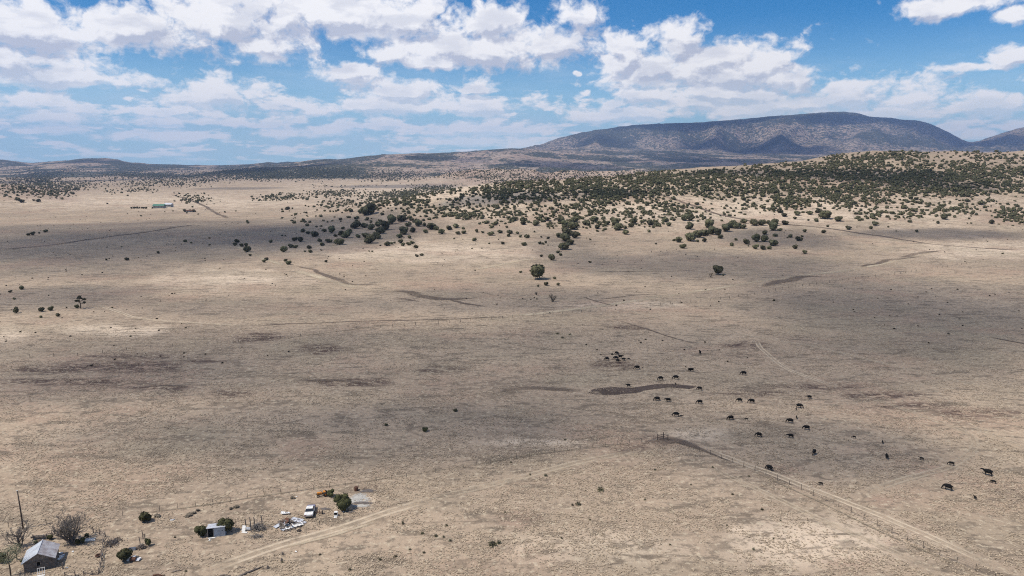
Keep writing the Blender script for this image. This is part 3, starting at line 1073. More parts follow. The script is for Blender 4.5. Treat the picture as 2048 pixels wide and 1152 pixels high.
def crown_arrays(seed, n_leaf, n_lobes=7, flat=1.0, leaf=0.11, core=True, base=0.12):
    """unit crown: half width about 0.5, height about 1 * flat; returns verts, tris"""
    r_ = np.random.default_rng(seed)
    L = []
    for k in range(n_lobes):
        a = r_.uniform(0, 2 * pi)
        rr = r_.uniform(0.08, 0.30)
        zz = r_.uniform(0.30, 0.70)
        R = r_.uniform(0.17, 0.27) * (1.15 - 0.45 * abs(zz - 0.42))
        L.append((rr * cos(a), rr * sin(a), zz * flat, R))
    L.append((0, 0, 0.42 * flat, 0.33))
    L = np.array(L)
    w = L[:, 3]**2
    pick = r_.choice(len(L), n_leaf, p=w / w.sum())
    d = r_.normal(size=(n_leaf, 3))
    d /= np.linalg.norm(d, axis=1)[:, None]
    rad = L[pick, 3] * r_.uniform(0.72, 1.12, n_leaf)
    c = L[pick, :3] + d * rad[:, None] * np.array([1, 1, max(0.8, flat * 0.95)])
    c[:, 2] = np.maximum(c[:, 2], base + r_.uniform(0, 0.05, n_leaf))
    V, F = leaf_tris(c, leaf, r_)
    if core:
        bm = bmesh.new()
        Vs, Fs = [V], [F]
        for (x, y, z, R) in L:
            bm.clear()
            bmesh.ops.create_icosphere(bm, subdivisions=1 if n_leaf < 400 else 2, radius=R * 0.93)
            v = np.array([q.co[:] for q in bm.verts])
            v += (r_.random(v.shape) - 0.5) * R * 0.35
            v[:, 2] *= max(0.8, flat * 0.95)
            v += (x, y, z)
            v[:, 2] = np.maximum(v[:, 2], base)
            f = np.array([[q.index for q in p.verts] for p in bm.faces])
            Fs.append(f + sum(len(q) for q in Vs))
            Vs.append(v)
        bm.free()
        V, F = np.vstack(Vs), np.vstack(Fs)
    return V, F


def make_juniper(seed, n_leaf, flat, lobes, material=None, leaf=0.11, name='juniper_tree'):
    root = empty(name, (0, 0, -500))
    V, F = crown_arrays(seed, n_leaf, lobes, flat, leaf)
    mesh_np('crown', V, F, material or m_leaf, root)
    mb = MB()
    r_ = random.Random(seed)
    for k in range(3):
        a = k * 2.1 + r_.random()
        mb.tube([(0.02 * cos(a), 0.02 * sin(a), -0.04), (0.07 * cos(a), 0.07 * sin(a), 0.15), (0.16 * cos(a), 0.16 * sin(a), 0.42 * flat)],
                [0.035, 0.028, 0.012], 5)
    mb.build('trunk', m_bark, root)
    return root


def kids(o):
    return KIDS.get(o.name, [])


KIDS = {}


def register(root):
    KIDS[root.name] = [o for o in C.objects if o.parent == root]


def place_copy(proto, loc, scale, rz, label, group=None, cat=None):
    r = proto.copy()
    C.objects.link(r)
    r.location = loc
    r.scale = scale
    r.rotation_euler = (0, 0, rz)
    for k in list(r.keys()):
        if k in ('label', 'group', 'category'):
            del r[k]
    tag(r, label, cat, group)
    for ch in kids(proto):
        c = ch.copy()
        C.objects.link(c)
        c.parent = r
    return r


PROTO_BIG = [make_juniper(100 + i, 900, [0.95, 0.85, 1.1][i], 10, leaf=0.055) for i in range(3)]
PROTO = [make_juniper(200 + i, 330, [0.8, 0.9, 0.7, 1.0, 0.85, 0.75][i], 7, leaf=0.085) for i in range(6)]
for p_ in PROTO_BIG + PROTO:
    register(p_)

# ------------------------------------------------------------------ junipers: single ones read off the photograph, the stands scattered by cover
HAND = []      # (px, py, width px, key)


def from_zoom(ox, oy, sc, lst, key):
    for q in lst:
        HAND.append((ox + q[0] / sc, oy + q[1] / sc, q[2] / sc, key, (q[3] / sc if len(q) > 3 else None)))


from_zoom(400, 280, 3.413, [
    (253, 700, 34), (238, 722, 30), (285, 728, 26), (316, 725, 30), (320, 765, 48), (342, 793, 20), (455, 820, 32), (440, 835, 28),
    (583, 828, 26), (602, 850, 38)], 'along the pale strip left of centre')
from_zoom(400, 280, 3.413, [
    (558, 655, 16), (582, 657, 12), (484, 702, 26), (570, 765, 46), (617, 735, 36), (650, 738, 32), (645, 690, 38), (685, 695, 44),
    (746, 742, 32), (716, 764, 16), (753, 770, 28), (829, 755, 14), (818, 695, 30), (834, 723, 34), (878, 700, 42), (703, 630, 34),
    (735, 642, 30), (783, 662, 48), (850, 628, 34), (900, 635, 46), (860, 835, 24), (952, 715, 60), (908, 600, 20), (795, 597, 16)],
    'in the loose group left of the hill')
from_zoom(400, 280, 3.413, [
    (1060, 604, 66), (1122, 600, 44), (1015, 635, 44), (970, 655, 44), (1000, 668, 60), (1080, 668, 36), (1130, 668, 46),
    (1163, 705, 76), (1210, 675, 54), (1170, 612, 46), (1215, 590, 44), (1230, 640, 60), (1270, 615, 64), (1310, 575, 60),
    (1375, 560, 60), (1230, 724, 14), (1275, 722, 42), (1303, 712, 28), (1329, 706, 18), (975, 610, 26), (925, 660, 26)],
    'in the clump at the left hill foot')
from_zoom(400, 280, 3.413, [
    (1362, 670, 38), (1395, 645, 62), (1430, 672, 30), (1455, 630, 40), (1372, 705, 36), (1388, 724, 28), (1425, 718, 32),
    (1450, 710, 30), (1478, 738, 34), (1538, 636, 34), (1578, 610, 60), (1610, 615, 40), (1650, 642, 40), (1700, 615, 40),
    (1750, 600, 40), (1510, 790, 28), (1482, 797, 24), (1155, 762, 12), (1175, 765, 14), (1530, 590, 30), (1490, 590, 50), (1420, 590, 44)],
    'in the clump at the middle hill foot')
from_zoom(400, 280, 3.413, [
    (65, 673, 14), (66, 720, 16), (958, 547, 24), (1020, 532, 20), (1060, 540, 24), (650, 535, 12), (725, 502, 18), (735, 524, 12),
    (725, 583, 14), (327, 570, 18), (1245, 512, 26), (560, 478, 16), (597, 478, 34), (632, 472, 14), (1125, 515, 60), (1165, 505, 70),
    (1030, 492, 36), (1095, 500, 40), (970, 500, 14), (890, 492, 16)], 'on the bare flat beyond the loose group')
from_zoom(900, 280, 3.413, [
    (183, 630, 26), (223, 636, 20), (277, 652, 44), (343, 636, 34), (410, 640, 40), (398, 660, 30), (460, 642, 26), (481, 665, 22),
    (526, 668, 40), (577, 630, 16), (623, 666, 16), (670, 675, 22), (166, 690, 32), (28, 677, 14), (269, 710, 14), (358, 712, 26),
    (218, 742, 10), (150, 744, 10), (506, 722, 34), (613, 712, 22), (636, 714, 20), (653, 705, 22), (668, 720, 10), (330, 682, 10),
    (92, 640, 34), (55, 645, 30), (92, 610, 24), (175, 712, 8)],
    'in the small-tree row on the pale slope')
from_zoom(900, 280, 3.413, [
    (497, 577, 38), (588, 583, 46), (388, 600, 20), (338, 588, 10), (238, 570, 18), (202, 576, 20), (515, 550, 24), (665, 550, 44),
    (610, 540, 30)], 'among those above the small-tree row')
from_zoom(900, 280, 3.413, [
    (745, 665, 46), (785, 600, 50), (830, 610, 60), (800, 650, 70), (785, 690, 70), (780, 748, 68), (820, 715, 50), (850, 670, 50),
    (878, 652, 34), (860, 600, 36), (755, 570, 50), (850, 560, 50), (820, 590, 50)], 'in the dark diagonal clump at centre')
from_zoom(900, 280, 3.413, [
    (735, 772, 28), (755, 790, 24), (622, 798, 24), (693, 820, 46), (955, 838, 20), (956, 683, 16), (480, 908, 20), (714, 950, 18),
    (172, 893, 10)], 'below the dark diagonal clump')
from_zoom(900, 280, 3.413, [
    (1198, 645, 40), (1150, 615, 64), (1197, 605, 30), (1360, 630, 24), (1327, 598, 14), (1405, 712, 16), (1495, 588, 36),
    (1420, 582, 32), (1365, 580, 46), (1070, 578, 36), (1005, 605, 44), (910, 600, 16), (920, 580, 36), (1237, 595, 34),
    (1258, 570, 44), (945, 585, 30), (985, 560, 50), (1130, 580, 60), (1230, 590, 30), (1528, 552, 24), (1470, 560, 40),
    (1600, 550, 50), (1640, 550, 44), (1733, 538, 34), (1795, 555, 20), (1857, 555, 18), (905, 540, 30), (855, 522, 30)],
    'on the right edge of the middle stand')
from_zoom(900, 280, 3.413, [
    (1590, 740, 40), (1528, 690, 22), (1560, 698, 46), (1640, 690, 70), (1690, 665, 60), (1740, 655, 60), (1790, 645, 60),
    (1830, 650, 50), (1880, 625, 60), (1845, 672, 40), (1690, 697, 24), (1738, 695, 30), (1635, 610, 50), (1765, 600, 60),
    (1920, 600, 60), (1960, 603, 50), (2000, 605, 40), (1923, 722, 32), (1952, 686, 22)], 'in the dark island right of centre')
from_zoom(1448, 200, 3.388, [
    (150, 978, 44), (52, 990, 30), (83, 950, 18), (165, 992, 14), (215, 1010, 40), (217, 960, 56), (275, 960, 48), (262, 1015, 36),
    (303, 1010, 34), (333, 988, 56), (275, 912, 40), (335, 885, 60), (380, 888, 30), (350, 925, 34), (449, 932, 30), (430, 936, 12),
    (505, 955, 42), (530, 928, 20), (483, 1010, 36), (545, 1042, 30)], 'in the group below the right-hand hill')
from_zoom(1448, 200, 3.388, [
    (548, 896, 26), (674, 902, 34), (700, 860, 20), (840, 878, 36), (993, 875, 30), (900, 864, 8), (1113, 864, 14), (1165, 890, 10),
    (1305, 896, 20), (1450, 838, 24), (1648, 838, 10), (1676, 838, 14), (1888, 1043, 14), (15, 880, 40), (65, 868, 60),
    (125, 870, 44), (205, 850, 50), (252, 850, 50), (297, 838, 30), (345, 850, 50), (410, 845, 40), (134, 836, 40), (625, 825, 34),
    (775, 822, 46), (685, 805, 70), (570, 818, 18), (583, 778, 30), (643, 765, 36), (493, 782, 40), (482, 808, 26), (410, 790, 40),
    (380, 765, 40), (1020, 850, 40), (1258, 830, 30), (1490, 808, 50), (1815, 838, 36)], 'on the bright apron under the right hill')
from_zoom(0, 460, 3.84, [
    (215, 42, 26), (255, 40, 34), (302, 28, 16), (350, 18, 34), (1215, 180, 26), (977, 233, 32), (816, 232, 16), (935, 132, 12),
    (1420, 92, 30), (1470, 103, 18)], 'dotted over the shaded left plain')
from_zoom(0, 460, 3.84, [
    (164, 456, 36), (80, 480, 24), (110, 535, 20), (125, 638, 38, 62), (318, 625, 48), (392, 618, 40), (448, 662, 30), (316, 673, 22),
    (512, 600, 14), (1002, 820, 16), (862, 600, 14), (375, 505, 10), (2, 495, 12), (592, 600, 34)],
    'in the small group near the left edge')
for q in [(35, 401, 8), (76, 404, 9), (68, 402, 5), (43, 405, 9), (255, 392, 4), (282, 433, 4), (103, 388, 5), (147, 389, 6),
          (370, 424, 6), (388, 424, 8), (385, 415, 5), (495, 445, 6), (215, 408, 4), (150, 381, 8), (158, 380, 5)]:
    HAND.append((q[0], q[1], q[2], 'on the distant left plain', None))

COVER = [   # x0, y0, x1, y1, cover fraction, slant (dy across)
    (1500, 322, 1780, 352, 0.50, -22), (1780, 300, 2048, 322, 0.34, 0), (1740, 322, 2048, 362, 0.50, 0), (1440, 346, 2048, 386, 0.56, 0),
    (1180, 352, 1450, 396, 0.52, -14), (980, 362, 1200, 386, 0.62, -6), (1448, 384, 1760, 408, 0.5, 0), (1640, 306, 1800, 330, 0.45, -6), (1300, 345, 1460, 365, 0.5, -10), (1760, 384, 2000, 394, 0.45, 0),
    (940, 376, 1120, 402, 0.46, -6), (900, 400, 1080, 438, 0.42, 0), (1080, 396, 1330, 418, 0.40, 4), (1130, 418, 1330, 452, 0.36, 6),
    (1330, 406, 1400, 440, 0.34, 4), (1448, 404, 1700, 424, 0.36, 6), (1560, 400, 1760, 424, 0.36, 8), (1726, 424, 1850, 440, 0.42, -4),
    (1870, 416, 1960, 434, 0.40, -2), (1990, 418, 2048, 446, 0.55, 0), (1760, 394, 2048, 418, 0.14, 0), (1000, 420, 1130, 452, 0.25, 0),
    (1080, 440, 1200, 460, 0.30, 8), (800, 400, 930, 440, 0.5, -10), (800, 376, 905, 392, 0.9, -8), (720, 384, 830, 394, 0.8, -4),
    (628, 382, 712, 397, 0.42, -4), (510, 390, 620, 399, 0.65, -6), (650, 398, 850, 418, 0.48, -12), (640, 410, 740, 416, 0.3, 0),
    (1180, 380, 1270, 398, 0.55, 6), (1440, 424, 1500, 432, 0.3, 0), (960, 440, 1000, 450, 0.3, 0),
    (0, 362, 130, 392, 0.26, 6), (60, 358, 170, 378, 0.30, 14), (150, 356, 420, 372, 0.22, 0), (220, 376, 300, 384, 0.45, 0),
    (0, 356, 100, 360, 0.6, 0), (250, 345, 600, 362, 0.30, 0), (560, 338, 850, 360, 0.30, 6), (345, 388, 372, 394, 0.5, 6), (370, 392, 412, 406, 0.45, 8),
    (0, 335, 250, 350, 0.4, 0), (0, 344, 900, 356, 0.4, 0), (620, 370, 930, 374, 0.12, 0), (240, 334, 480, 345, 0.4, 0), (480, 334, 700, 348, 0.5, 0),
    (300, 420, 460, 428, 0.05, 0), (560, 420, 760, 450, 0.04, 0), (900, 335, 1340, 362, 0.22, 0),
]
cand = []
for (x0, y0, x1, y1, cov, sl) in COVER:
    area = (x1 - x0) * (y1 - y0)
    nn = int(area * cov / 9.0 * (9.0 if y0 < 350 and x0 < 1000 or x0 < 700 and y0 < 384 else 4.3)) + 4
    px = rng.uniform(x0, x1, nn * 2)
    py = rng.uniform(y0, y1, nn * 2)
    clump = vn(px / 26.0, py / 9.0, 77) * 0.6 + vn(px / 11.0, py / 4.0, 78) * 0.4
    keep = rng.random(nn * 2) < smooth(clump, 0.22, 0.70) ** 1.2 * (0.85 if cov > 0.5 else 0.62)
    px, py = px[keep], py[keep] + sl * (px[keep] - (x0 + x1) / 2) / (x1 - x0)
    px = px + rng.normal(0, 14, len(px))
    py = py + rng.normal(0, 0.09 * (y1 - y0) + 1.0, len(py))
    for a, b_ in zip(px, py):
        cand.append((a, b_, cov))
cand = np.array(cand)
G = ground_at(cand[:, 0], cand[:, 1])
ok = ~np.isnan(G[:, 0])
cand, G = cand[ok], G[ok]
dep = (G[:, 1] * cos(PITCH) - (G[:, 2] - H) * sin(PITCH)) / FPX        # metres per pixel
farw = 1 + 0.5 * smooth(G[:, 1], 2000, 4000)
wid = farw * np.clip(rng.lognormal(1.50, 0.30, len(cand)), 2.2, 8.0)
pxw = wid / dep
# thin out so that cover comes out right however large a crown looks there
order = np.argsort(-rng.random(len(cand)))
keepm = rng.random(len(cand)) < np.clip(9.0 / (pxw**2 * 0.62), 0, 1)
cand, G, wid, pxw = cand[keepm], G[keepm], wid[keepm], pxw[keepm]
print('scattered junipers', len(cand))

PLACED = []        # (x, y, z, width, height, px, key, hand)
hp = ground_at([h[0] for h in HAND], [h[1] for h in HAND])
for hnd, g in zip(HAND, hp):
    if np.isnan(g[0]):
        continue
    k = mpp(g)
    w = hnd[2] * k * 1.2
    ht = (hnd[4] * k * 1.05) if hnd[4] else w * random.uniform(0.8, 1.0)
    PLACED.append([g[0], g[1], w, ht, hnd[2], hnd[3], hnd[0], hnd[1]])
nh = len(PLACED)
for c_, g, w, pw in zip(cand, G, wid, pxw):
    PLACED.append([g[0], g[1], w, w * random.uniform(0.75, 1.1), pw, None, c_[0], c_[1]])
order = sorted(range(len(PLACED)), key=lambda i: -(PLACED[i][4] + (100 if i < nh else 0)))
single = order[:298]
rest_ = order[298:]
ORD = ['first', 'second', 'third', 'fourth', 'fifth', 'sixth', 'seventh', 'eighth', 'ninth', 'tenth', 'eleventh', 'twelfth',
       'thirteenth', 'fourteenth', 'fifteenth', 'sixteenth', 'seventeenth', 'eighteenth', 'nineteenth', 'twentieth']
TENS = {20: 'twenty', 30: 'thirty', 40: 'forty', 50: 'fifty'}


def ordinal(i):
    if i < 20:
        return ORD[i]
    t, u = divmod(i + 1, 10)
    if u == 0:
        return {3: 'thirtieth', 4: 'fortieth', 5: 'fiftieth'}.get(t, 'last')
    return TENS[t * 10] + '-' + ORD[u - 1]


bykey = {}
for i in single:
    bykey.setdefault(PLACED[i][5], []).append(i)
for key, lst in bykey.items():
    lst.sort(key=lambda i: PLACED[i][6])
    for r_i, i in enumerate(lst):
        x, y, w, ht, pw, _, px_, py_ = PLACED[i]
        big = pw > 13
        proto = random.choice(PROTO_BIG if big else PROTO)
        z = float(gz(x, y)) - 0.05 * ht
        if key is None:
            lab, grp = 'bushy juniper within the dense stand covering the hillside', 'junipers of the hillside stand'
        else:
            size = 'small' if w < 3.2 else ('large' if w > 6.5 else 'round')
            lab = f'{size} juniper, {ordinal(r_i)} from the left {key}'
            grp = 'junipers ' + key
        place_copy(proto, (x, y, z), (w, w, ht), random.uniform(0, 6.28), lab, grp, 'tree')

# the rest of the stands as one wood
Vs, Fs = [], []
off = 0
LODS = [crown_arrays(300 + k, 150, 5, 0.85, 0.12) for k in range(5)]
LODF = [crown_arrays(400 + k, 26, 2, 0.85, 0.22) for k in range(4)]
for i in rest_:
    x, y, w, ht, pw = PLACED[i][:5]
    V, F = random.choice(LODS if pw > 4.0 else LODF)
    a = random.uniform(0, 6.28)
    R = np.array([[cos(a), -sin(a)], [sin(a), cos(a)]])
    V2 = V.copy()
    V2[:, :2] = (V[:, :2] @ R.T) * w
    V2[:, 2] *= ht
    V2 += (x, y, float(gz(x, y)) - 0.12 * ht)
    Vs.append(V2)
    Fs.append(F + off)
    off += len(V2)
wood_o = mesh_np('juniper_wood', np.vstack(Vs), np.vstack(Fs), m_leaf)
tag(wood_o, 'open wood of dark junipers spreading over the hillsides', 'woodland', kind='stuff')
print('trees', len(PLACED), 'wood faces', sum(len(f) for f in Fs))
for p_ in PROTO:
    pass

# low scrub dotted over the plain, too small and many to name
sy = np.exp(rng.uniform(log(230), log(1500), 1300))
sx = rng.uniform(-.82, .82, 1300) * sy
keep = (fbm(sx / 60, sy / 60, 3, 301) + rng.normal(0, .05, 1300)) > .5
sx, sy = sx[keep], sy[keep]
SC_ = [crown_arrays(600 + k, 22, 1, 0.8, 0.3) for k in range(3)]
Vs, Fs, off = [], [], 0
for x, y in zip(sx, sy):
    V, F = random.choice(SC_)
    w = random.uniform(.35, .9) * (1 + y / 900)
    V2 = V * (w, w, w * .7) + (x, y, float(gz(x, y)) - .08 * w)
    Vs.append(V2)
    Fs.append(F + off)
    off += len(V2)
scrub = mesh_np('low_scrub', np.vstack(Vs), np.vstack(Fs), mat_foliage('scrub_foliage', (0.030, 0.026, 0.018), (0.085, 0.074, 0.048)))
tag(scrub, 'tiny dark scrub plants sprinkled across the open plain', 'scrub', kind='stuff')


# ------------------------------------------------------------------ cattle
m_hide = mat('black_hide', (0.008, 0.0075, 0.0075), 0.8, (0.014, 0.013, 0.012), 3.0, spec=0.12)


def skin_body(name, verts, edges, root_i, subdiv=2):
    me = bpy.data.meshes.new(name + '_sk')
    me.from_pydata([v[:3] for v in verts], edges, [])
    o = bpy.data.objects.new(name + '_sk', me)
    C.objects.link(o)
    o.modifiers.new('skin', 'SKIN')
    sd_ = o.modifiers.new('sub', 'SUBSURF')
    sd_.levels = sd_.render_levels = subdiv
    bm = bmesh.new()
    bm.from_mesh(me)
    ly = bm.verts.layers.skin.verify()
    for i, v in enumerate(bm.verts):
        r_ = verts[i][3]
        v[ly].radius = (r_, verts[i][4] if len(verts[i]) > 4 else r_)
        v[ly].use_root = (i == root_i)
    bm.to_mesh(me)
    bm.free()
    dg = bpy.context.evaluated_depsgraph_get()
    dg.update()
    out = bpy.data.meshes.new_from_object(o.evaluated_get(dg))
    out.name = name
    bpy.data.objects.remove(o)
    out.materials.clear()
    out.materials.append(m_hide)
    out.polygons.foreach_set('use_smooth', [True] * len(out.polygons))
    return out


def cow_mesh(pose, step=0.0, head_side=0.0, calf=False):
    """faces local -X, hooves on z = 0"""
    ls = 1.18 if calf else 1.0
    V = [(0.62, 0, 1.06, .32, .38), (0.30, 0, 1.00, .40, .45), (-0.08, 0, .95, .42, .48), (-0.45, 0, 0.99, .38, .45), (-0.70, 0, 1.08, .27, .34)]
    E = [(0, 1), (1, 2), (2, 3), (3, 4)]

    def chain(start, pts):
        p = start
        for q in pts:
            V.append(q)
            E.append((p, len(V) - 1))
            p = len(V) - 1
        return p
    hs = head_side
    if pose == 'graze':
        e = chain(4, [(-0.98, hs * .4, .92, .15, .19), (-1.15, hs * .8, .60, .12, .14), (-1.22, hs, .38, .115, .13), (-1.33, hs * 1.1, .17, .08, .08), (-1.37, hs * 1.15, .08, .06, .06)])
        ear = e - 2
        ez = V[ear]
    elif pose == 'stand':
        e = chain(4, [(-0.98, hs * .5, 1.22, .15, .19), (-1.18, hs * .8, 1.30, .12, .14), (-1.32, hs, 1.28, .125, .135), (-1.50, hs * 1.1, 1.16, .085, .09), (-1.60, hs * 1.2, 1.10, .07, .07)])
        ear = e - 2
        ez = V[ear]
    else:
        e = chain(4, [(-1.0, hs * .5, 1.08, .15, .19), (-1.22, hs * .8, 1.03, .12, .14), (-1.36, hs, .98, .12, .13), (-1.52, hs * 1.1, .84, .085, .09), (-1.60, hs * 1.2, .76, .07, .07)])
        ear = e - 2
        ez = V[ear]
    for s in (-1, 1):
        chain(ear, [(ez[0] + .03, ez[1] + s * .15, ez[2] + .07, .05, .03), (ez[0] + .05, ez[1] + s * .27, ez[2] + .06, .02, .02)])
    for s in (-1, 1):
        d = step * s
        chain(0, [(0.62, s * .19, .82, .15, .13), (0.58 + d * .5, s * .20, .60, .10, .09), (0.72 + d * .8, s * .20, .42, .06, .06),
                  (0.66 + d, s * .20, .16, .045, .045), (0.62 + d, s * .20, .02, .06, .055)])
        d = -d
        chain(3, [(-0.50, s * .18, .76, .12, .12), (-0.50 + d * .5, s * .19, .50, .075, .075), (-0.47 + d * .8, s * .19, .34, .055, .055),
                  (-0.48 + d, s * .19, .14, .042, .042), (-0.52 + d, s * .19, .02, .06, .055)])
    chain(0, [(0.84, 0, 1.16, .05, .05), (0.92, 0, .90, .028, .028), (0.92, 0.02, .58, .022, .022), (0.91, .03, .46, .04, .04)])
    if calf:
        V = [(x, y, z, *[q * (0.82 if z > .7 else 0.95) for q in r]) if z > .7 else (x, y, z, *r) for (x, y, z, *r) in V]
    return skin_body('cow_' + pose, V, E, 2)


COWM = {
    'g0': cow_mesh('graze', 0.08, 0.0), 'g1': cow_mesh('graze', -0.12, 0.12), 'g2': cow_mesh('graze', 0.16, -0.15),
    's0': cow_mesh('stand', 0.05, 0.0), 's1': cow_mesh('stand', 0.1, 0.25), 'w0': cow_mesh('walk', 0.18, 0.0),
    'cg': cow_mesh('graze', 0.1, 0.05, True), 'cs': cow_mesh('stand', 0.05, 0.1, True),
}
# px, py of the hooves, length in photo pixels seen side on, pose, heading (degrees, 0 = faces left in the picture, 90 = faces the viewer), label
COWS = [
    (1234, 710, 9.5, 'g1', -35, 'black cow at the back of the tight bunch above the muddy pan'),
    (1214, 721, 9.5, 'g0', 12, 'black cow grazing just left of the tight bunch'),
    (1232, 719.5, 10, 'g2', 0, 'black cow at the left side of the tight bunch'),
    (1240.5, 716.5, 10, 's0', 170, 'black cow standing in the middle of the tight bunch'),
    (1235.5, 724.5, 10, 'w0', 155, 'black cow at the front of the tight bunch'),
    (1247, 721.3, 9, 'w0', 165, 'black cow at the right side of the tight bunch'),
    (1257, 719.8, 6, 'cg', 175, 'black calf just right of the tight bunch'),
    (1274.5, 739, 11, 'g0', 5, 'black cow grazing alone between the bunch and the pan'),
    (1383, 743, 11, 's0', 10, 'black cow standing with its head up above the right arm of the pan'),
    (1379, 742.2, 8, 'w0', 200, 'black cow half hidden behind the one with its head up'),
    (1400, 708.3, 9, 'g1', -85, 'black cow facing away, farthest up the plain on the right'),
    (1321.5, 760.5, 11, 'g2', 15, 'left one of two cows grazing just above the muddy pan'),
    (1352, 758.8, 11.5, 'g0', 5, 'right one of two cows grazing just above the muddy pan'),
    (1351, 769.6, 5.5, 'cs', -70, 'tiny black calf on the upper edge of the pan'),
    (1257, 774, 10, 's1', 20, 'black cow on the upper edge of the pan, towards its left end'),
    (1399.5, 780.6, 10.5, 'g1', -15, 'black cow at the right tip of the muddy pan'),
    (1487.5, 750.5, 11.5, 'g0', 3, 'black cow grazing alone below the bend of the two-rut track'),
    (1314.5, 801.8, 12, 'g2', 5, 'left one of two cows just below the muddy pan'),
    (1336.5, 804, 12.5, 'w0', 3, 'right one of two cows just below the muddy pan'),
    (1399.5, 808.2, 12, 'g0', 8, 'black cow below the right tip of the pan'),
    (1479, 804.5, 11.5, 'g1', 12, 'left one of a pair side by side, right of the pan'),
    (1503.5, 806.6, 12.5, 'g2', 2, 'right one of a pair side by side, right of the pan'),
    (1352.5, 833, 12.5, 'g0', 4, 'black cow with a calf at its tail, between pan and gate'),
    (1362, 834.6, 7, 'cs', 178, 'small black calf behind the cow between pan and gate'),
    (1461.5, 840, 12.5, 'g1', 25, 'black cow grazing left of a lone calf'),
    (1492.5, 840, 7, 'cg', 5, 'lone black calf grazing right of a cow'),
    (1618.7, 797.5, 10.5, 'w0', 15, 'black cow farthest up beside the curving track'),
    (1598, 816, 12.5, 'g0', 178, 'black cow facing right with a calf at its front'),
    (1592.3, 820, 6.5, 'cs', 95, 'black calf standing in front of the cow that faces right'),
    (1592.8, 837.4, 8, 'cs', -88, 'black calf seen from behind above a grazing cow'),
    (1580.2, 846.2, 13, 'g2', 3, 'black cow grazing just below the calf seen from behind'),
    (1613.2, 860, 13, 'g1', 6, 'black cow grazing right of the middle of the herd'),
    (1518, 874, 12.5, 'g0', -8, 'left one of two cows grazing level with the gate'),
    (1581.5, 876.2, 13.5, 'w0', 4, 'right one of two cows grazing level with the gate'),
    (1708, 876.5, 8, 'cg', 5, 'black calf grazing alone right of the herd'),
    (1764.8, 887, 8.5, 'cs', -85, 'black calf seen from behind on the open grass'),
    (1628, 909, 14, 'g0', 75, 'black cow grazing head down towards the viewer'),
    (1773.3, 917.5, 14, 's1', -75, 'black cow walking away on the open grass'),
    (1843.3, 920, 9, 'cs', 5, 'black calf standing broadside inside the looping track'),
    (1902.8, 931, 12, 'cg', 8, 'black yearling grazing on the looping track'),
    (1975.6, 951, 19.5, 's0', 3, 'largest black cow, standing broadside near the right edge'),
    (1987, 966.8, 10.5, 'cg', 8, 'black calf grazing just below the largest cow'),
    (1896, 980.4, 17.5, 'g0', -6, 'large black cow grazing alone at lower right'),
    (1950, 998.5, 10, 'cs', -50, 'black calf nearest the bottom, at lower right'),
    (1539, 940.6, 14.5, 'g1', -25, 'black cow beside the bright track, nearest the long fence'),
    (1641.6, 970.3, 9.5, 'cg', 6, 'black calf grazing on the edge of the bright track'),
]
for (px, py, L, key, hd, lab) in COWS:
    g = at(px, py)
    k = mpp(g)
    length = {'g': 2.25, 's': 2.5, 'w': 2.5, 'c': 2.35}[key[0]]
    sc_ = 1.14 * L * k / length
    o = bpy.data.objects.new('cow' if key[0] != 'c' and 'calf' not in lab else 'calf', COWM[key])
    C.objects.link(o)
    o.location = (g.x, g.y, g.z - 0.01)
    o.scale = (sc_, sc_, sc_ * 1.06)
    # heading 0 = towards -X in the picture, +90 = towards the viewer
    o.rotation_euler = (0, 0, radians(hd) - atan2(g.x, g.y))
    tag(o, lab, 'calf' if 'calf' in lab else 'cow', 'black cattle grazing on the plain')

# ------------------------------------------------------------------ fences
m_post = mat('weathered_post', (0.16, 0.13, 0.105), 0.95, (0.08, 0.065, 0.05), 5)
m_wire = mat('rusty_wire', (0.14, 0.10, 0.08), 0.7, (0.09, 0.07, 0.055), 2)


def fence(pix, spacing, hgt, lab, rad=0.06, wr=0.012, wires=(0.45, 0.85, 1.15), lean=0.06, limit=98):
    P = ground_at([a[0] for a in pix], [a[1] for a in pix])[:, :2]
    s_ = np.r_[0, np.cumsum(np.linalg.norm(np.diff(P, axis=0), axis=1))]
    n_ = max(2, int(s_[-1] / spacing))
    n_ = min(n_, limit)
    t = np.linspace(0, s_[-1], n_ + 1)
    X = np.interp(t, s_, P[:, 0])
    Y = np.interp(t, s_, P[:, 1])
    Z = gz(X, Y)
    root = empty('fence', (X[0], Y[0], Z[0]), 0, lab, 'fence')
    tops = []
    for i in range(n_ + 1):
        hh = hgt * random.uniform(0.82, 1.12)
        lx, ly = random.gauss(0, lean), random.gauss(0, lean)
        b0 = Vector((X[i] - X[0], Y[i] - Y[0], Z[i] - Z[0]))
        rr = rad * random.choice([0.9, 1.0, 1.0, 1.25])
        mb = MB()
        mb.tube([b0 + Vector((0, 0, -.15)), b0 + Vector((lx * .5, ly * .5, hh * .5)), b0 + Vector((lx, ly, hh))], [rr * 1.1, rr, rr * .9], 5)
        mb.build('post', m_post, root)
        tops.append((b0, Vector((lx, ly, hh))))
    mb = MB()
    for w in wires:
        pts = [b + q * min(1, w / q.z) * 1.0 for b, q in tops]
        mb.tube(pts, wr, 3, cap=False)
    mb.build('wire', m_wire, root)
    return root


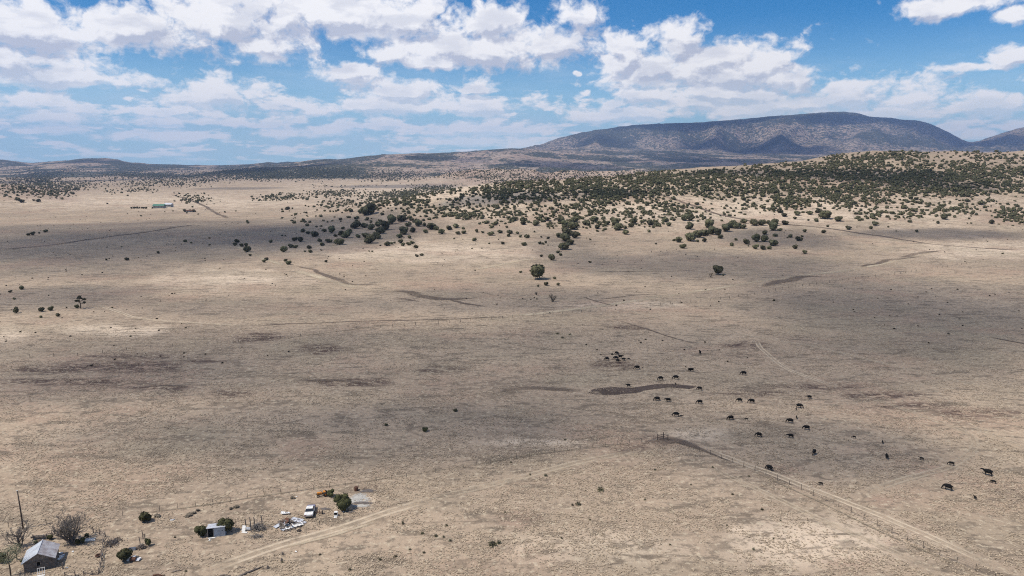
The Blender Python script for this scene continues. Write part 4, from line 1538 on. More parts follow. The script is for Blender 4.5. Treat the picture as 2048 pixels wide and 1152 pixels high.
fence([(18, 1056), (60, 1051), (91, 1050), (150, 1041), (205, 1036), (260, 1030), (314, 1023), (393, 1012), (444, 1006), (520, 991), (590, 983),
       (640, 978), (760, 962), (860, 948), (960, 930), (1100, 906), (1200, 894), (1262, 886), (1306, 880)],
      3.4, 1.15, 'thin wire fence running from behind the cabin to the gate', rad=0.045)
fence([(1340, 882), (1380, 897), (1440, 917), (1500, 938), (1590, 975), (1680, 1015), (1760, 1056), (1830, 1088), (1906, 1124), (1970, 1150), (2030, 1176)],
      2.9, 1.3, 'long wire fence running from the gate to the lower right corner', rad=0.06, wr=0.02, lean=.03)
fence([(690, 661), (760, 655), (830, 650), (900, 646), (960, 640), (1080, 632), (1200, 622)], 5.0, 1.35,
      'middle fence of dark posts below the junipers', rad=0.09)
fence([(1300, 613), (1370, 606), (1440, 599), (1500, 591), (1580, 576), (1700, 559), (1790, 549), (1880, 536), (1960, 524)], 6.5, 1.5,
      'fence climbing right from the crossing beside the middle road', rad=0.10)
fence([(60, 716), (150, 712), (200, 706), (260, 700), (330, 694), (420, 688), (500, 683), (560, 678), (640, 668)], 8.0, 1.3,
      'sparse broken fence across the left plain', rad=0.08)

# the corner brace / gate
m_brace = mat('old_timber', (0.12, 0.085, 0.065), 0.9, (0.06, 0.045, 0.035), 5)
ga, gb, gc = at(1315, 880.5), at(1326.5, 878), at(1335.5, 881.5)
gate = empty('gate', ga, 0, 'dark timber gate brace of three posts and curved rails where the fences meet', 'gate')
for q, hh in ((ga, 1.75), (gb, 1.85), (gc, 1.6)):
    mb = MB()
    d = q - ga
    mb.tube([d + Vector((0, 0, -.2)), d + Vector((0, 0, hh))], 0.11, 7)
    mb.build('post', m_brace, gate)
for hz in (1.30, 0.75):
    mb = MB()
    mb.tube([Vector((0, 0, hz)), (gb - ga) + Vector((0, 0, hz + .05)), (gc - ga) + Vector((0, 0, hz))], 0.07, 6)
    mb.build('rail', m_brace, gate)

# ------------------------------------------------------------------ utility pole
m_pole = mat('pole_wood', (0.105, 0.08, 0.062), 0.9, (0.055, 0.042, 0.035), 3)
pb = at(46.5, 1057)
pole = empty('utility_pole', pb, 0, 'tall dark wooden pole leaning slightly behind the cabin', 'pole')
mb = MB()
mb.tube([(0, 0, -.3), (-0.05, 0, 4), (-0.16, 0, 8.0)], [0.15, 0.13, 0.10], 8)
mb.build('shaft', m_pole, pole, True)
mb = MB()
mb.box((-0.22, 0.0, 7.95), (0.34, 0.16, 0.16))
mb.build('insulator', mat('pale_porcelain', (0.6, 0.58, 0.52), 0.4), pole, bevel=0.02)


# ------------------------------------------------------------------ bare trees
def bare_tree(px, py, hpx, wpx, lab, seed, m=m_greybark, n0=7, name='bare_tree', depth=4, r0=0.13, multi=True):
    g = at(px, py)
    k = mpp(g)
    Ht, Wd = hpx * k * 1.12, wpx * k / 2
    r_ = random.Random(seed)
    root = empty(name, g, 0, lab, 'tree')
    tr = MB()
    br = MB()

    def grow(p, d, L, r, lev, mbx):
        pts = [p]
        q = p.copy()
        dd = d.copy()
        for i in range(3):
            dd = (dd + Vector((r_.gauss(0, .16), r_.gauss(0, .16), r_.gauss(0.05, .10)))).normalized()
            q = q + dd * (L / 3)
            pts.append(q.copy())
        mbx.tube(pts, [r, r * .88, r * .76, r * .6], 5 if lev < 2 else 3, cap=False)
        if lev < depth:
            for i in range(3 if lev < depth - 1 else 4):
                b = pts[r_.choice([1, 2, 3, 3])]
                nd = (dd + Vector((r_.gauss(0, .55), r_.gauss(0, .55), r_.gauss(0.12, .35)))).normalized()
                grow(b.copy(), nd, L * r_.uniform(.5, .78), max(r * .55, .028), lev + 1, br)
    for i in range(n0 if multi else 1):
        a = 2 * pi * i / n0 + r_.random()
        tilt = r_.uniform(.15, .85) if multi else 0.05
        grow(Vector((0.12 * cos(a), .12 * sin(a), -.05)), Vector((tilt * Wd / Ht * 1.6 * cos(a), tilt * Wd / Ht * 1.6 * sin(a), 1)).normalized(), Ht * .45, r0, 1, tr)
    tr.build('trunk', m, root, True)
    br.build('branches', m, root, True)
    return root


bare_tree(143, 1085, 52, 62, 'large bare grey tree with many spreading limbs behind the cabin', 3, r0=0.15, n0=16, depth=5)
bare_tree(41, 1092, 44, 46, 'bare grey tree standing left of the cabin beneath the pole', 5, n0=6, depth=5)
bare_tree(1104.5, 604, 17, 17, 'small bare grey shrub with fanned stems at centre', 8, m=m_brush, n0=7, depth=3, r0=0.25)
bare_tree(1072.5, 590, 9, 11, 'tiny bare shrub above the fanned one', 9, m=m_brush, n0=6, depth=2, r0=0.2)
bare_tree(1422, 555, 10, 9, 'leafless shrub beside the lone round juniper right of centre', 10, m=m_brush, n0=5, depth=3, r0=0.2)


def bush(px, py, w, h, lab, material=m_leafg, n=700, leaf=0.075, seed=1, name='juniper_bush', lobes=8):
    g = at(px, py)
    k = mpp(g)
    root = empty(name, g, seed * 1.3, lab, 'bush')
    V, F = crown_arrays(500 + seed, n, lobes, 1.0, leaf, base=0.02)
    V[:, :2] *= w * k * 1.08
    V[:, 2] *= h * k * 1.08
    mesh_np('foliage', V, F, material, root)
    mb = MB()
    for q in range(3):
        a = q * 2.1
        mb.tube([(0.02, 0, -.05), (0.1 * w * k * cos(a), 0.1 * w * k * sin(a), .35 * h * k)], [.07, .03], 5)
    mb.build('stem', m_bark, root)
    return root


bush(288.5, 1044, 21, 23, 'boxy green juniper bush standing alone left of the tin shed', m_leafg, seed=1)
bush(404, 1072, 23, 24, 'dark green bush at the left side of the tin shed', m_leafg, seed=2)
bush(450, 1063, 32, 31, 'tall dark green bush behind the tin shed', m_leafg, 1100, 0.06, seed=3)
bush(252, 1121, 28, 24, 'green bush beside the rusty drum and white panels', m_leafg, seed=4)
bush(156, 1088, 11, 11, 'left of two small green bushes by the large bare tree', m_leafg, 350, seed=5)
bush(166.5, 1086, 11, 13, 'right of two small green bushes by the large bare tree', m_leafg, 350, seed=6)
bush(102, 1079, 13, 10, 'low green bush just behind the cabin roof', m_leafg, 350, seed=7)
bush(72, 1087, 9, 8, 'small dark bush at the back left corner of the cabin', m_leaf, 300, seed=17)
bush(45, 1126, 9, 9, 'small dark bush against the left wall of the cabin', m_leaf, 300, seed=18)
bush(3, 1124, 22, 22, 'dark green bush cut by the left edge', m_leafg, seed=8)
bush(684, 1019, 31, 34, 'big round dark green juniper beside the gravel', m_leafg, 1400, 0.05, seed=9, lobes=10)
bush(661, 993, 15, 17, 'dark green bush against the orange machine', m_leafg, 500, seed=10)
bush(297, 1092, 12, 17, 'green bush behind the post and brush heap', m_leafg, 400, seed=11)
bush(174, 1074, 10, 9, 'dark shrub by the white boards behind the cabin', m_leaf, 300, seed=12)
bush(849, 863, 13, 9, 'dark shrub, the right one of two low on the open plain', m_leafg, 300, 0.1, seed=13)
bush(773, 851, 8, 5, 'dark shrub, the left one of two low on the open plain', m_leafg, 300, 0.1, seed=14)
bush(910, 822, 11, 4, 'flat dark shrub on the open plain at centre', m_leaf, 300, 0.1, seed=15)
bush(1548, 602, 5, 4, 'tiny dark shrub right of the middle road', m_leaf, 120, 0.14, seed=16)
bush(1075, 558, 37, 33, 'largest lone juniper at centre with a domed crown', m_leaf, 1800, 0.05, seed=21, name='juniper_tree', lobes=9)
bush(1436, 549, 22, 19, 'lone round juniper right of centre on the plain', m_leaf, 700, 0.08, seed=22, name='juniper_tree')
bush(1446, 552, 5, 5, 'small juniper touching the lone round one', m_leaf, 200, 0.1, seed=23, name='juniper_tree')
bush(1092, 571, 11, 8, 'low juniper below the domed one', m_leaf, 300, 0.1, seed=24, name='juniper_tree')
bush(1116, 571, 7, 6, 'small juniper right of the low one below the domed crown', m_leaf, 300, 0.1, seed=25, name='juniper_tree')
bush(1109, 557.5, 6, 5, 'small juniper level with the foot of the domed one', m_leaf, 200, 0.1, seed=26, name='juniper_tree')
bush(1076, 574, 5, 5, 'small juniper straight below the domed one', m_leaf, 200, 0.1, seed=27, name='juniper_tree')

# the windswept tree and the pale green one
g = at(161, 617)
k = mpp(g)
root = empty('windswept_tree', g, 0, 'open windswept pine leaning over a bush at the end of a track', 'tree')
mb = MB()
mb.tube([(0, 0, -.2), (.3, 0, 2), (-.2, 0, 4.2), (.2, 0, 6)], [.32, .25, .18, .08], 6)
for (a, z0, l) in ((0, 2.2, 2.6), (2.8, 2.8, 2.2), (.6, 3.6, 2.2), (2.4, 4.2, 1.6), (4.5, 3.3, 1.6)):
    mb.tube([(.1, 0, z0), (l * .6 * cos(a), l * .6 * sin(a), z0 + .5), (l * cos(a), l * sin(a), z0 + .9)], [.14, .1, .05], 5)
mb.build('trunk', m_bark, root)
r_ = np.random.default_rng(77)
cc = []
for (x, y, z, R) in ((2.3, 0, 3.1, .9), (-2.0, .4, 3.8, .8), (1.8, 1, 4.6, .9), (-1.2, .8, 5.2, .8), (.2, 0, 6.2, .9), (-.2, -1.4, 4.3, .8), (.6, .2, 5.2, .7)):
    d = r_.normal(size=(90, 3))
    d /= np.linalg.norm(d, axis=1)[:, None]
    cc.append(np.array([x, y, z]) + d * R * r_.uniform(.3, 1.1, 90)[:, None] * (1, 1, .6))
V, F = leaf_tris(np.vstack(cc), .28, r_)
mesh_np('crown', V, F, m_leaf, root)

g = at(21.5, 1151)
k = mpp(g)
root = empty('leafing_tree', g, 0, 'slender tree with thin pale green leaves left of the cabin front', 'tree')
mb = MB()
mb.tube([(0, 0, -.1), (.03, 0, 1.4), (-.1, 0, 3.2), (.05, 0, 4.6)], [.13, .11, .07, .03], 6)
for i in range(12):
    a = i * 2.4
    z0 = 2.0 + .2 * i
    l = 1.9 - .1 * i
    mb.tube([(0, 0, z0), (l * .5 * cos(a), l * .5 * sin(a), z0 + .35), (l * cos(a), l * sin(a), z0 + .9)], [.05, .035, .015], 4)
mb.build('trunk', m_bark, root)
d = r_.normal(size=(900, 3))
d /= np.linalg.norm(d, axis=1)[:, None]
cc = np.array([0, 0, 3.9]) + d * (r_.uniform(.25, 1.0, 900)**.6)[:, None] * (2.1, 1.9, 1.6)
V, F = leaf_tris(cc, .10, r_)
mesh_np('crown', V, F, m_leafp, root)
g = at(34, 1120)
root = empty('leafing_tree', g, 0, 'shorter thin pale green tree touching the left eave of the cabin', 'tree')
mb = MB()
mb.tube([(0, 0, -.1), (.03, 0, 1.2), (-.1, 0, 2.6)], [.09, .07, .03], 6)
for i in range(8):
    a = i * 2.4
    mb.tube([(0, 0, 1 + .15 * i), (.5 * cos(a), .5 * sin(a), 1.4 + .15 * i), (1.0 * cos(a), 1.0 * sin(a), 1.9 + .15 * i)], [.04, .03, .012], 4)
mb.build('trunk', m_bark, root)
d = r_.normal(size=(420, 3))
d /= np.linalg.norm(d, axis=1)[:, None]
V, F = leaf_tris(np.array([0, 0, 2.2]) + d * (r_.uniform(.2, 1.0, 420)**.6)[:, None] * (1.3, 1.2, 1.1), .09, r_)
mesh_np('crown', V, F, m_leafp, root)

# small desert shrubs and tufts of the foreground
SHR = [(1201, 981, 15, 11), (1091, 952, 9, 6), (1156, 1010, 13, 9), (1145, 1011, 7, 6), (985, 1090, 20, 11), (997, 1087, 12, 9), (791, 1114, 10, 6),
       (848, 1106, 8, 5), (872, 1073, 9, 7), (900, 1082, 9, 6), (893, 1052, 8, 6), (806, 1048, 7, 9), (845, 1068, 8, 7), (887, 1075, 7, 6),
       (1060, 950, 5, 5), (1253, 1043, 4, 4), (1123, 1077, 5, 5), (1507, 1100, 7, 7), (1454, 1052, 5, 5), (1547, 1078, 5, 4), (1524, 1020, 8, 6),
       (1561, 1042, 5, 4), (1498, 953, 5, 4), (1382, 970, 5, 4), (1465, 989, 7, 4), (820, 1100, 7, 5), (760, 1120, 7, 6), (640, 1110, 6, 5),
       (1010, 1025, 6, 4), (1290, 1000, 6, 4), (1340, 1090, 6, 4), (1180, 1040, 6, 4), (700, 1140, 7, 6), (565, 1125, 6, 5), (1130, 880, 6, 3),
       (1022, 925, 6, 4), (350, 1075, 6, 4), (372, 1143, 8, 4), (1310, 940, 7, 4), (1425, 935, 6, 4), (1115, 668, 9, 4), (1140, 670, 8, 4), (1125, 676, 9, 4)]
shr_p = []
for i in range(4):
    root = empty('desert_shrub', (0, 0, -500))
    d = rng.normal(size=(90, 3))
    d[:, 2] = np.abs(d[:, 2]) + .1
    d /= np.linalg.norm(d, axis=1)[:, None]
    V, F = leaf_tris(d * rng.uniform(.2, .5, 90)[:, None], .10, rng, 1.0)
    mesh_np('foliage', V, F, m_leafp if i == 1 else m_leaf, root)
    mb = MB()
    for j in range(16):
        a = j * 2.4
        t = .25 + .45 * ((j * 7) % 5) / 5
        mb.tube([(0, 0, -.03), (t * .3 * cos(a), t * .3 * sin(a), .35), (t * .8 * cos(a), t * .8 * sin(a), .75)], [.022, .016, .008], 3)
    mb.build('stems', m_brush, root)
    register(root)
    shr_p.append(root)
for i, (px, py, w, h) in enumerate(SHR):
    g = at(px, py)
    k = mpp(g)
    near_ = 'lower right' if px > 1280 else ('bottom centre' if px > 900 else 'lower left')
    if i < 12:
        lab = ['grey-brown shrub alone in the foreground left of the lower right fence', 'small shrub near the yard track at centre',
               'wider one of two touching shrubs below centre', 'narrower one of two touching shrubs below centre',
               'wide scruffy shrub at the bottom centre, left of its twin', 'scruffy shrub touching the wide one at bottom centre',
               'low shrub below the yard track, lowest at lower left', 'low dark shrub near the bottom, below the shrub cluster',
               'middle shrub of the loose cluster below the yard track', 'rightmost shrub of the loose cluster below the yard track',
               'topmost shrub of the loose cluster below the yard track', 'tall thin shrub left of the loose cluster'][i]
        grp = 'scruffy shrubs of the foreground'
    else:
        same = sorted(q[0] for q in SHR[12:] if ('lower right' if q[0] > 1280 else ('bottom centre' if q[0] > 900 else 'lower left')) == near_)
        lab = f'tiny scruffy shrub in dry grass, {ORD[same.index(px)]} from the left at {near_}'
        grp = 'tiny shrubs, ' + near_
    place_copy(shr_p[i % 4], g, (w * k, w * k, h * k * 1.3), i * 1.7, lab, grp, 'shrub')
for p_ in PROTO_BIG + PROTO + shr_p:
    for c_ in kids(p_):
        bpy.data.objects.remove(c_)
    bpy.data.objects.remove(p_)


# ------------------------------------------------------------------ the log cabin
def mat_metal(name, col, col2, sx=3.0, rough=0.5):
    return mat(name, col, rough, col2, sx, metallic=0.35, spec=0.5)


m_log = mat('weathered_logs', (0.22, 0.175, 0.145), 0.95, (0.10, 0.078, 0.062), 3.5, stretch=(0.4, 0.4, 3.0))
m_plank = mat('grey_planks', (0.25, 0.21, 0.18), 0.95, (0.12, 0.10, 0.085), 4, stretch=(3, 3, .5))
m_tin = mat_metal('roof_tin_grey', (0.56, 0.53, 0.53), (0.38, 0.33, 0.32), 1.2)
m_tin2 = mat_metal('roof_tin_blue', (0.52, 0.55, 0.57), (0.40, 0.40, 0.43), 0.9)
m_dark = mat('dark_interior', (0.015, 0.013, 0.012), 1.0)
m_white = mat('white_enamel', (0.78, 0.77, 0.75), 0.4, (0.55, 0.52, 0.48), 2)
m_rust = mat('rust', (0.13, 0.060, 0.035), 0.9, (0.06, 0.03, 0.022), 4)
m_orange = mat('orange_paint', (0.62, 0.24, 0.03), 0.55, (0.38, 0.14, 0.03), 4)
m_rubber = mat('old_rubber', (0.03, 0.028, 0.027), 0.85, (0.05, 0.045, 0.04), 5)
m_glass = mat('dark_glass', (0.02, 0.022, 0.026), 0.08, (0.03, 0.03, 0.035), 3, spec=0.6)
m_lilac = mat('faded_blue_paint', (0.20, 0.20, 0.30), 0.5, (0.11, 0.10, 0.14), 5)
m_pane = mat('pale_tin_scrap', (0.62, 0.63, 0.66), 0.45, (0.45, 0.45, 0.48), 2, metallic=0.2)
m_board = mat('old_boards', (0.20, 0.165, 0.14), 0.95, (0.09, 0.072, 0.06), 4)

A, B = at(50, 1146), at(111, 1138)
dx = (B - A)
Wc = 4.35
ang = radians(25)
Lc, He, Hr = 4.3, 2.0, 3.25
cab = empty('log_cabin', A, ang, 'weathered log cabin with a grey tin gable roof at the bottom left', 'cabin')


def logs(x0, y0, x1, y1, h, gap=None, n=9):
    mb = MB()
    r = h / n / 2
    dv = Vector((x1 - x0, y1 - y0, 0))
    for i in range(n):
        z = r + i * 2 * r
        e0 = random.uniform(-.12, .05)
        e1 = random.uniform(-.05, .12)
        if gap and gap[2] < z < gap[3]:
            segs = [(e0 / dv.length, gap[0]), (gap[1], 1 + e1 / dv.length)]
        else:
            segs = [(e0 / dv.length, 1 + e1 / dv.length)]
        for a, b_ in segs:
            p, q = Vector((x0, y0, z)) + dv * a, Vector((x0, y0, z)) + dv * b_
            mid = (p + q) / 2 + Vector((0, 0, random.uniform(-.015, .015)))
            mb.tube([p, mid, q], [r * 1.02, r * random.uniform(.92, 1.06), r * .98], 7)
    return mb


logs(0, 0, Wc, 0, He, (0.42, 0.56, 0.85, 1.6)).build('front_wall', m_log, cab)
logs(0, Lc, Wc, Lc, He).build('back_wall', m_log, cab)
logs(0, 0, 0, Lc, He).build('side_wall', m_log, cab)
logs(Wc, 0, Wc, Lc, He).build('side_wall', m_log, cab)
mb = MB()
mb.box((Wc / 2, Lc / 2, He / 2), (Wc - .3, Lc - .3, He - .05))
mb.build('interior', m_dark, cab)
for yy, nm in ((0.0, 'gable'), (Lc, 'gable')):
    mb = MB()
    npl = 15
    for i in range(npl):
        xa, xb = Wc * i / npl + .01, Wc * (i + 1) / npl - .01
        zf = lambda x: He + (Hr - He) * (1 - abs(x - Wc / 2) / (Wc / 2))
        za, zb = zf(xa) - .04, zf(xb) - .04
        zl = He - 0.02
        yj = yy + random.uniform(-.02, .02)
        mb.quadbox([(xa, yj - .03, zl), (xb, yj - .03, zl), (xb, yj + .03, zl), (xa, yj + .03, zl),
                    (xa, yj - .03, max(za, zl + .02)), (xb, yj - .03, max(zb, zl + .02)), (xb, yj + .03, max(zb, zl + .02)), (xa, yj + .03, max(za, zl + .02))])
    mb.build(nm, m_plank, cab)
mb = MB()
for (x, z, sx, sz) in ((Wc * .42, 1.22, .09, .95), (Wc * .56, 1.22, .09, .95), (Wc * .49, 1.72, Wc * .17, .09), (Wc * .49, .76, Wc * .17, .09)):
    mb.box((x, -.13, z), (sx, .09, sz))
mb.build('window', m_plank, cab)


def tin_panel(p0, p1, q0, q1, mtl, name, parent, waves=26, amp=0.025, thick=0.012):
    """p0-p1 is the ridge edge, q0-q1 the eave; ribs run from ridge to eave"""
    p0, p1, q0, q1 = map(Vector, (p0, p1, q0, q1))
    nrm = (p1 - p0).cross(q0 - p0).normalized()
    if nrm.z < 0:
        nrm = -nrm
    mb = MB()
    n_ = waves * 4
    rows_ = 4
    for layer in (0, 1):
        for j in range(rows_ + 1):
            for i in range(n_ + 1):
                t = i / n_
                s = j / rows_
                p = (p0.lerp(p1, t)).lerp(q0.lerp(q1, t), s) + nrm * (amp * sin(2 * pi * waves * t) + .008 * sin(5 * t + 3 * s) - layer * thick)
                mb.V.append(tuple(p))
    st = (rows_ + 1) * (n_ + 1)
    for j in range(rows_):
        for i in range(n_):
            a = j * (n_ + 1) + i
            mb.F.append((a, a + 1, a + n_ + 2, a + n_ + 1))
            mb.F.append((st + a, st + a + n_ + 1, st + a + n_ + 2, st + a + 1))
    for j in range(rows_):
        for i in (0, n_):
            a = j * (n_ + 1) + i
            mb.F.append((a, a + n_ + 1, st + a + n_ + 1, st + a))
    for i in range(n_):
        for j in (0, rows_):
            a = j * (n_ + 1) + i
            mb.F.append((a, a + 1, st + a + 1, st + a))
    o = mb.build(name, mtl, parent)
    return o


ov = .38
sl = (Hr - He) / (Wc / 2)
rl = tin_panel((Wc / 2, -ov, Hr + .06), (Wc / 2, Lc + ov, Hr + .06), (-ov, -ov, He - sl * ov + .06), (-ov, Lc + ov, He - sl * ov + .06), m_tin2, 'roof_panel', cab, 12, .014)
rl['label'] = 'smooth bluish left roof slope'
rr_ = tin_panel((Wc / 2 + .02, -ov, Hr + .07), (Wc / 2 + .02, Lc + ov, Hr + .07), (Wc + ov, -ov, He - sl * ov + .07), (Wc + ov, Lc + ov, He - sl * ov + .07), m_tin, 'roof_panel', cab, 16, .035)
rr_['label'] = 'ribbed grey right roof slope'
mb = MB()
mb.tube([(Wc / 2, -ov - .02, Hr + .10), (Wc / 2, Lc + ov + .02, Hr + .10)], .07, 6)
mb.build('ridge_cap', m_pane, cab)
mb = MB()
mb.box((Wc / 4 - ov / 2, -ov + .03, (He + Hr) / 2 - .12), (math.hypot(Wc / 2 + ov, Hr - He + sl * ov), .05, .13), Matrix.Rotation(-atan(sl), 3, 'Y'))
mb.box((Wc * .75 + ov / 2, -ov + .03, (He + Hr) / 2 - .12), (math.hypot(Wc / 2 + ov, Hr - He + sl * ov), .05, .13), Matrix.Rotation(atan(sl), 3, 'Y'))
mb.build('barge_board', m_plank, cab)


def thing(name, px, py, lab, cat, rz=0.0, group=None):
    g_ = at(px, py)
    return empty(name, g_, rz, lab, cat, group), mpp(g_)


# white frame leaning at the cabin front
t, k = thing('folding_frame', 82, 1150.5, 'white metal bed frame leaning on the cabin front', 'frame', ang)
mb = MB()
for x in (-.5, -.15, .2, .55):
    mb.tube([(x, 0, 0), (x, .45, 1.15)], .035, 5)
mb.tube([(-.55, .45, 1.15), (.6, .45, 1.15)], .035, 5)
mb.tube([(-.55, .12, .3), (.6, .12, .3)], .035, 5)
mb.build('rails', m_white, t)
mb = MB()
mb.box((0.02, -.22, .05), (1.2, .45, .06))
mb.build('footboard', m_white, t, bevel=.01)

# shed
A, B = at(415.5, 1075.5), at(450.5, 1071.5)
dx = B - A
ws, an2 = dx.length, atan2(dx.y, dx.x)
shed = empty('tin_shed', A, an2, 'small blue-grey tin shed with a dark open doorway between two bushes', 'shed')
m_shed = mat_metal('shed_tin', (0.36, 0.42, 0.50), (0.27, 0.31, 0.38), 1.5)
hf, hb, ds = 1.95, 1.6, 2.1
tin_panel((ws * .36, 0, hf), (ws, 0, hf), (ws * .36, 0, 0), (ws, 0, 0), m_shed, 'front_wall', shed, 9, .02)
tin_panel((ws, 0.02, hf - .03), (ws, ds, hb - .03), (ws, 0.02, 0), (ws, ds, 0), m_shed, 'side_wall', shed, 8, .02)
tin_panel((0, 0.02, hf - .03), (0, ds, hb - .03), (0, 0.02, 0), (0, ds, 0), m_shed, 'side_wall', shed, 8, .02)
tin_panel((0, ds, hb - .03), (ws, ds, hb - .03), (0, ds, 0), (ws, ds, 0), m_shed, 'back_wall', shed, 12, .02)
tin_panel((-.15, ds + .15, hb + .03), (ws + .15, ds + .15, hb + .03), (-.15, -.25, hf + .07), (ws + .15, -.25, hf + .07), m_pane, 'roof', shed, 14, .02)
mb = MB()
for x in (.05, ws * .34):
    mb.box((x, -.01, hf / 2), (.09, .09, hf - .04))
mb.box((ws * .2, -.01, hf - .09), (ws * .26, .09, .09))
mb.build('door_frame', m_plank, shed)
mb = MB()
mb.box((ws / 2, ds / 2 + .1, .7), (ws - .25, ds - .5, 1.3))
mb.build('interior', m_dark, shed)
mb = MB()
mb.box((ws * .25, -.35, .06), (ws * .42, .35, .08))
mb.build('doorstep', m_white, shed, bevel=.01)

# wrecked white saloon car, tail towards the viewer
t, k = thing('wrecked_car', 617, 1037, 'wrecked white car with a faded blue front end beside the scrap sheets', 'car', radians(8))
L_, W_ = 4.5, 1.75


def car_section(mb, pts, w0, w1):
    """pts: list of (y, z) outline of the side; widths at bottom and top"""
    n_ = len(pts)
    b = len(mb.V)
    zmin = min(z for y, z in pts)
    zmax = max(z for y, z in pts)
    for s in (-1, 1):
        for (y, z) in pts:
            w = w0 + (w1 - w0) * (z - zmin) / (zmax - zmin + 1e-6)
            mb.V.append((s * w / 2, y, z))
    for i in range(n_):
        j = (i + 1) % n_
        mb.F.append((b + i, b + j, b + n_ + j, b + n_ + i))
    mb.F.append(tuple(b + i for i in range(n_)))
    mb.F.append(tuple(b + n_ + i for i in range(n_))[::-1])


mb = MB()
car_section(mb, [(0, .35), (-.02, .85), (.1, .93), (1.25, .95), (1.3, .9), (3.0, .9), (3.02, .35)], W_, W_ * .96)
mb.build('body', m_white, t, bevel=.04)
mb = MB()
car_section(mb, [(3.03, .35), (3.03, .90), (4.3, .80), (4.45, .6), (4.45, .35)], W_ * .98, W_ * .9)
o = mb.build('front_end', m_lilac, t, bevel=.04)
o['label'] = 'faded blue front end'
mb = MB()
car_section(mb, [(1.0, .96), (1.55, 1.36), (2.6, 1.36), (3.1, .92)], W_ * .93, W_ * .74)
mb.build('windows', m_glass, t, bevel=.02)
mb = MB()
mb.box((0, 2.08, 1.385), (W_ * .74, 1.2, .05))
mb.build('roof', m_white, t, bevel=.02)
mb = MB()
mb.box((0, -.07, .5), (W_ * 1.0, .12, .14))
mb.build('bumper', m_plank, t, bevel=.02)
for sx in (-1, 1):
    mb = MB()
    mb.box((sx * .62, -.03, .74), (.32, .05, .12))
    mb.build('tail_light', mat('tail_light_red', (0.25, 0.03, 0.02), 0.3), t)
    for yy in (.75, 3.65):
        mb = MB()
        mb.torus((sx * (W_ / 2 - .1), yy, .31), .22, .10, 'x')
        mb.build('wheel', m_rubber, t, True)

# orange machine
t, k = thing('small_tractor', 645, 992, 'small orange tractor parked against a dark bush by the fence', 'tractor', radians(20))
mb = MB()
mb.box((-.55, 0, .75), (1.1, .5, .42))
mb.box((.45, 0, 1.0), (.5, .9, .12))
mb.build('body', m_orange, t, bevel=.05)
mb = MB()
mb.box((.05, 0, .5), (2.0, .3, .22))
mb.build('chassis', m_rust, t)
mb = MB()
mb.box((.35, 0, .95), (.42, .42, .10))
mb.box((.58, 0, 1.2), (.08, .42, .45))
mb.build('seat', m_rubber, t, bevel=.02)
mb = MB()
mb.torus((-.05, 0, 1.15), .19, .025, 'x')
mb.tube([(-.05, 0, 1.15), (-.3, 0, .85)], .025, 5)
mb.build('steering_wheel', m_rubber, t)
for sy in (-1, 1):
    mb = MB()
    mb.torus((.6, sy * .58, .5), .36, .15, 'y')
    w_ = mb.build('rear_wheel', m_rubber, t, True)
    mb = MB()
    mb.torus((.6, sy * .58, .5), .12, .10, 'y')
    mb.build('rim', m_orange, w_, True)
    mb = MB()
    mb.torus((-.95, sy * .45, .3), .2, .10, 'y')
    mb.build('front_wheel', m_rubber, t, True)

# rusty axle
t, k = thing('wheel_axle', 637, 1028, 'rusty axle with two wheels lying right of the wrecked car', 'axle', radians(8))
mb = MB()
mb.tube([(-.75, 0, .4), (.75, 0, .4)], .07, 7)
mb.tube([(0, 0, .4), (.05, 1.0, .2)], .05, 6)
mb.tube([(-.3, 0, .4), (-.15, .1, .95), (.2, .1, .9), (.3, 0, .4)], .04, 6)
mb.build('axle', m_rust, t)
for sx in (-1, 1):
    mb = MB()
    mb.torus((sx * .75, 0, .38), .29, .10, 'x')
    mb.build('wheel', m_rubber, t, True)

t, k = thing('cooker', 671.5, 1033, 'white enamel cooker lying open on the grass left of the gravel', 'cooker', radians(4))
mb = MB()
for (c_, s_) in (((-.33, .3, .42), (.05, .6, .84)), ((.33, .3, .42), (.05, .6, .84)), ((0, .3, .86), (.72, .62, .06)), ((0, .58, .42), (.6, .05, .8)), ((0, .0, .16), (.6, .06, .3))):
    mb.box(c_, s_)
mb.build('body', m_white, t, bevel=.015)
mb = MB()
mb.box((0, .3, .5), (.6, .48, .5))
mb.build('oven', m_dark, t)
mb = MB()
mb.box((0.02, -.36, .05), (.62, .55, .05))
mb.build('door', m_white, t, bevel=.01)

for (px, py, R, rz, lab) in ((598, 1062, .42, 0, 'worn tyre lying flat below the scrap sheets'), (601, 1054, .3, 1, 'small tyre tucked against the scrap sheets')):
    t, k = thing('tyre', px, py, lab, 'tyre', rz)
    mb = MB()
    mb.torus((0, 0, .11), R * .75, .12, 'z', 20, 8)
    mb.build('casing', m_rubber, t, True)
    mb = MB()
    mb.torus((0, 0, .11), R * .42, .05, 'z', 16, 6)
    mb.build('bead', m_rust, t, True)

t, k = thing('drum', 712.5, 981, 'dark rusty drum with a stick standing at the end of the ash strip', 'drum', 0)
mb = MB()
mb.tube([(0, 0, 0), (0, 0, .2), (0, 0, .22), (0, 0, .85)], [.42, .42, .45, .42], 14)
mb.build('barrel', m_rust, t)
mb = MB()
mb.tube([(.35, 0, 0), (.6, .2, 1.5), (1.1, .3, 1.7)], .05, 5)
mb.build('stick', m_board, t)
t, k = thing('metal_rack', 689, 1024, 'bent pale metal rack at the foot of the big round juniper', 'rack', .2)
mb = MB()
for x in (-.5, -.2, .15, .5):
    mb.tube([(x, 0, 0), (x * .9, .2, .6), (x * .8, .8, .62)], .035, 5)
mb.tube([(-.5, .2, .6), (.5, .2, .6)], .035, 5)
mb.build('bars', m_pane, t)
mb = MB()
mb.box((.15, .35, .2), (.7, .5, .38))
mb.build('bin', m_dark, t, bevel=.02)


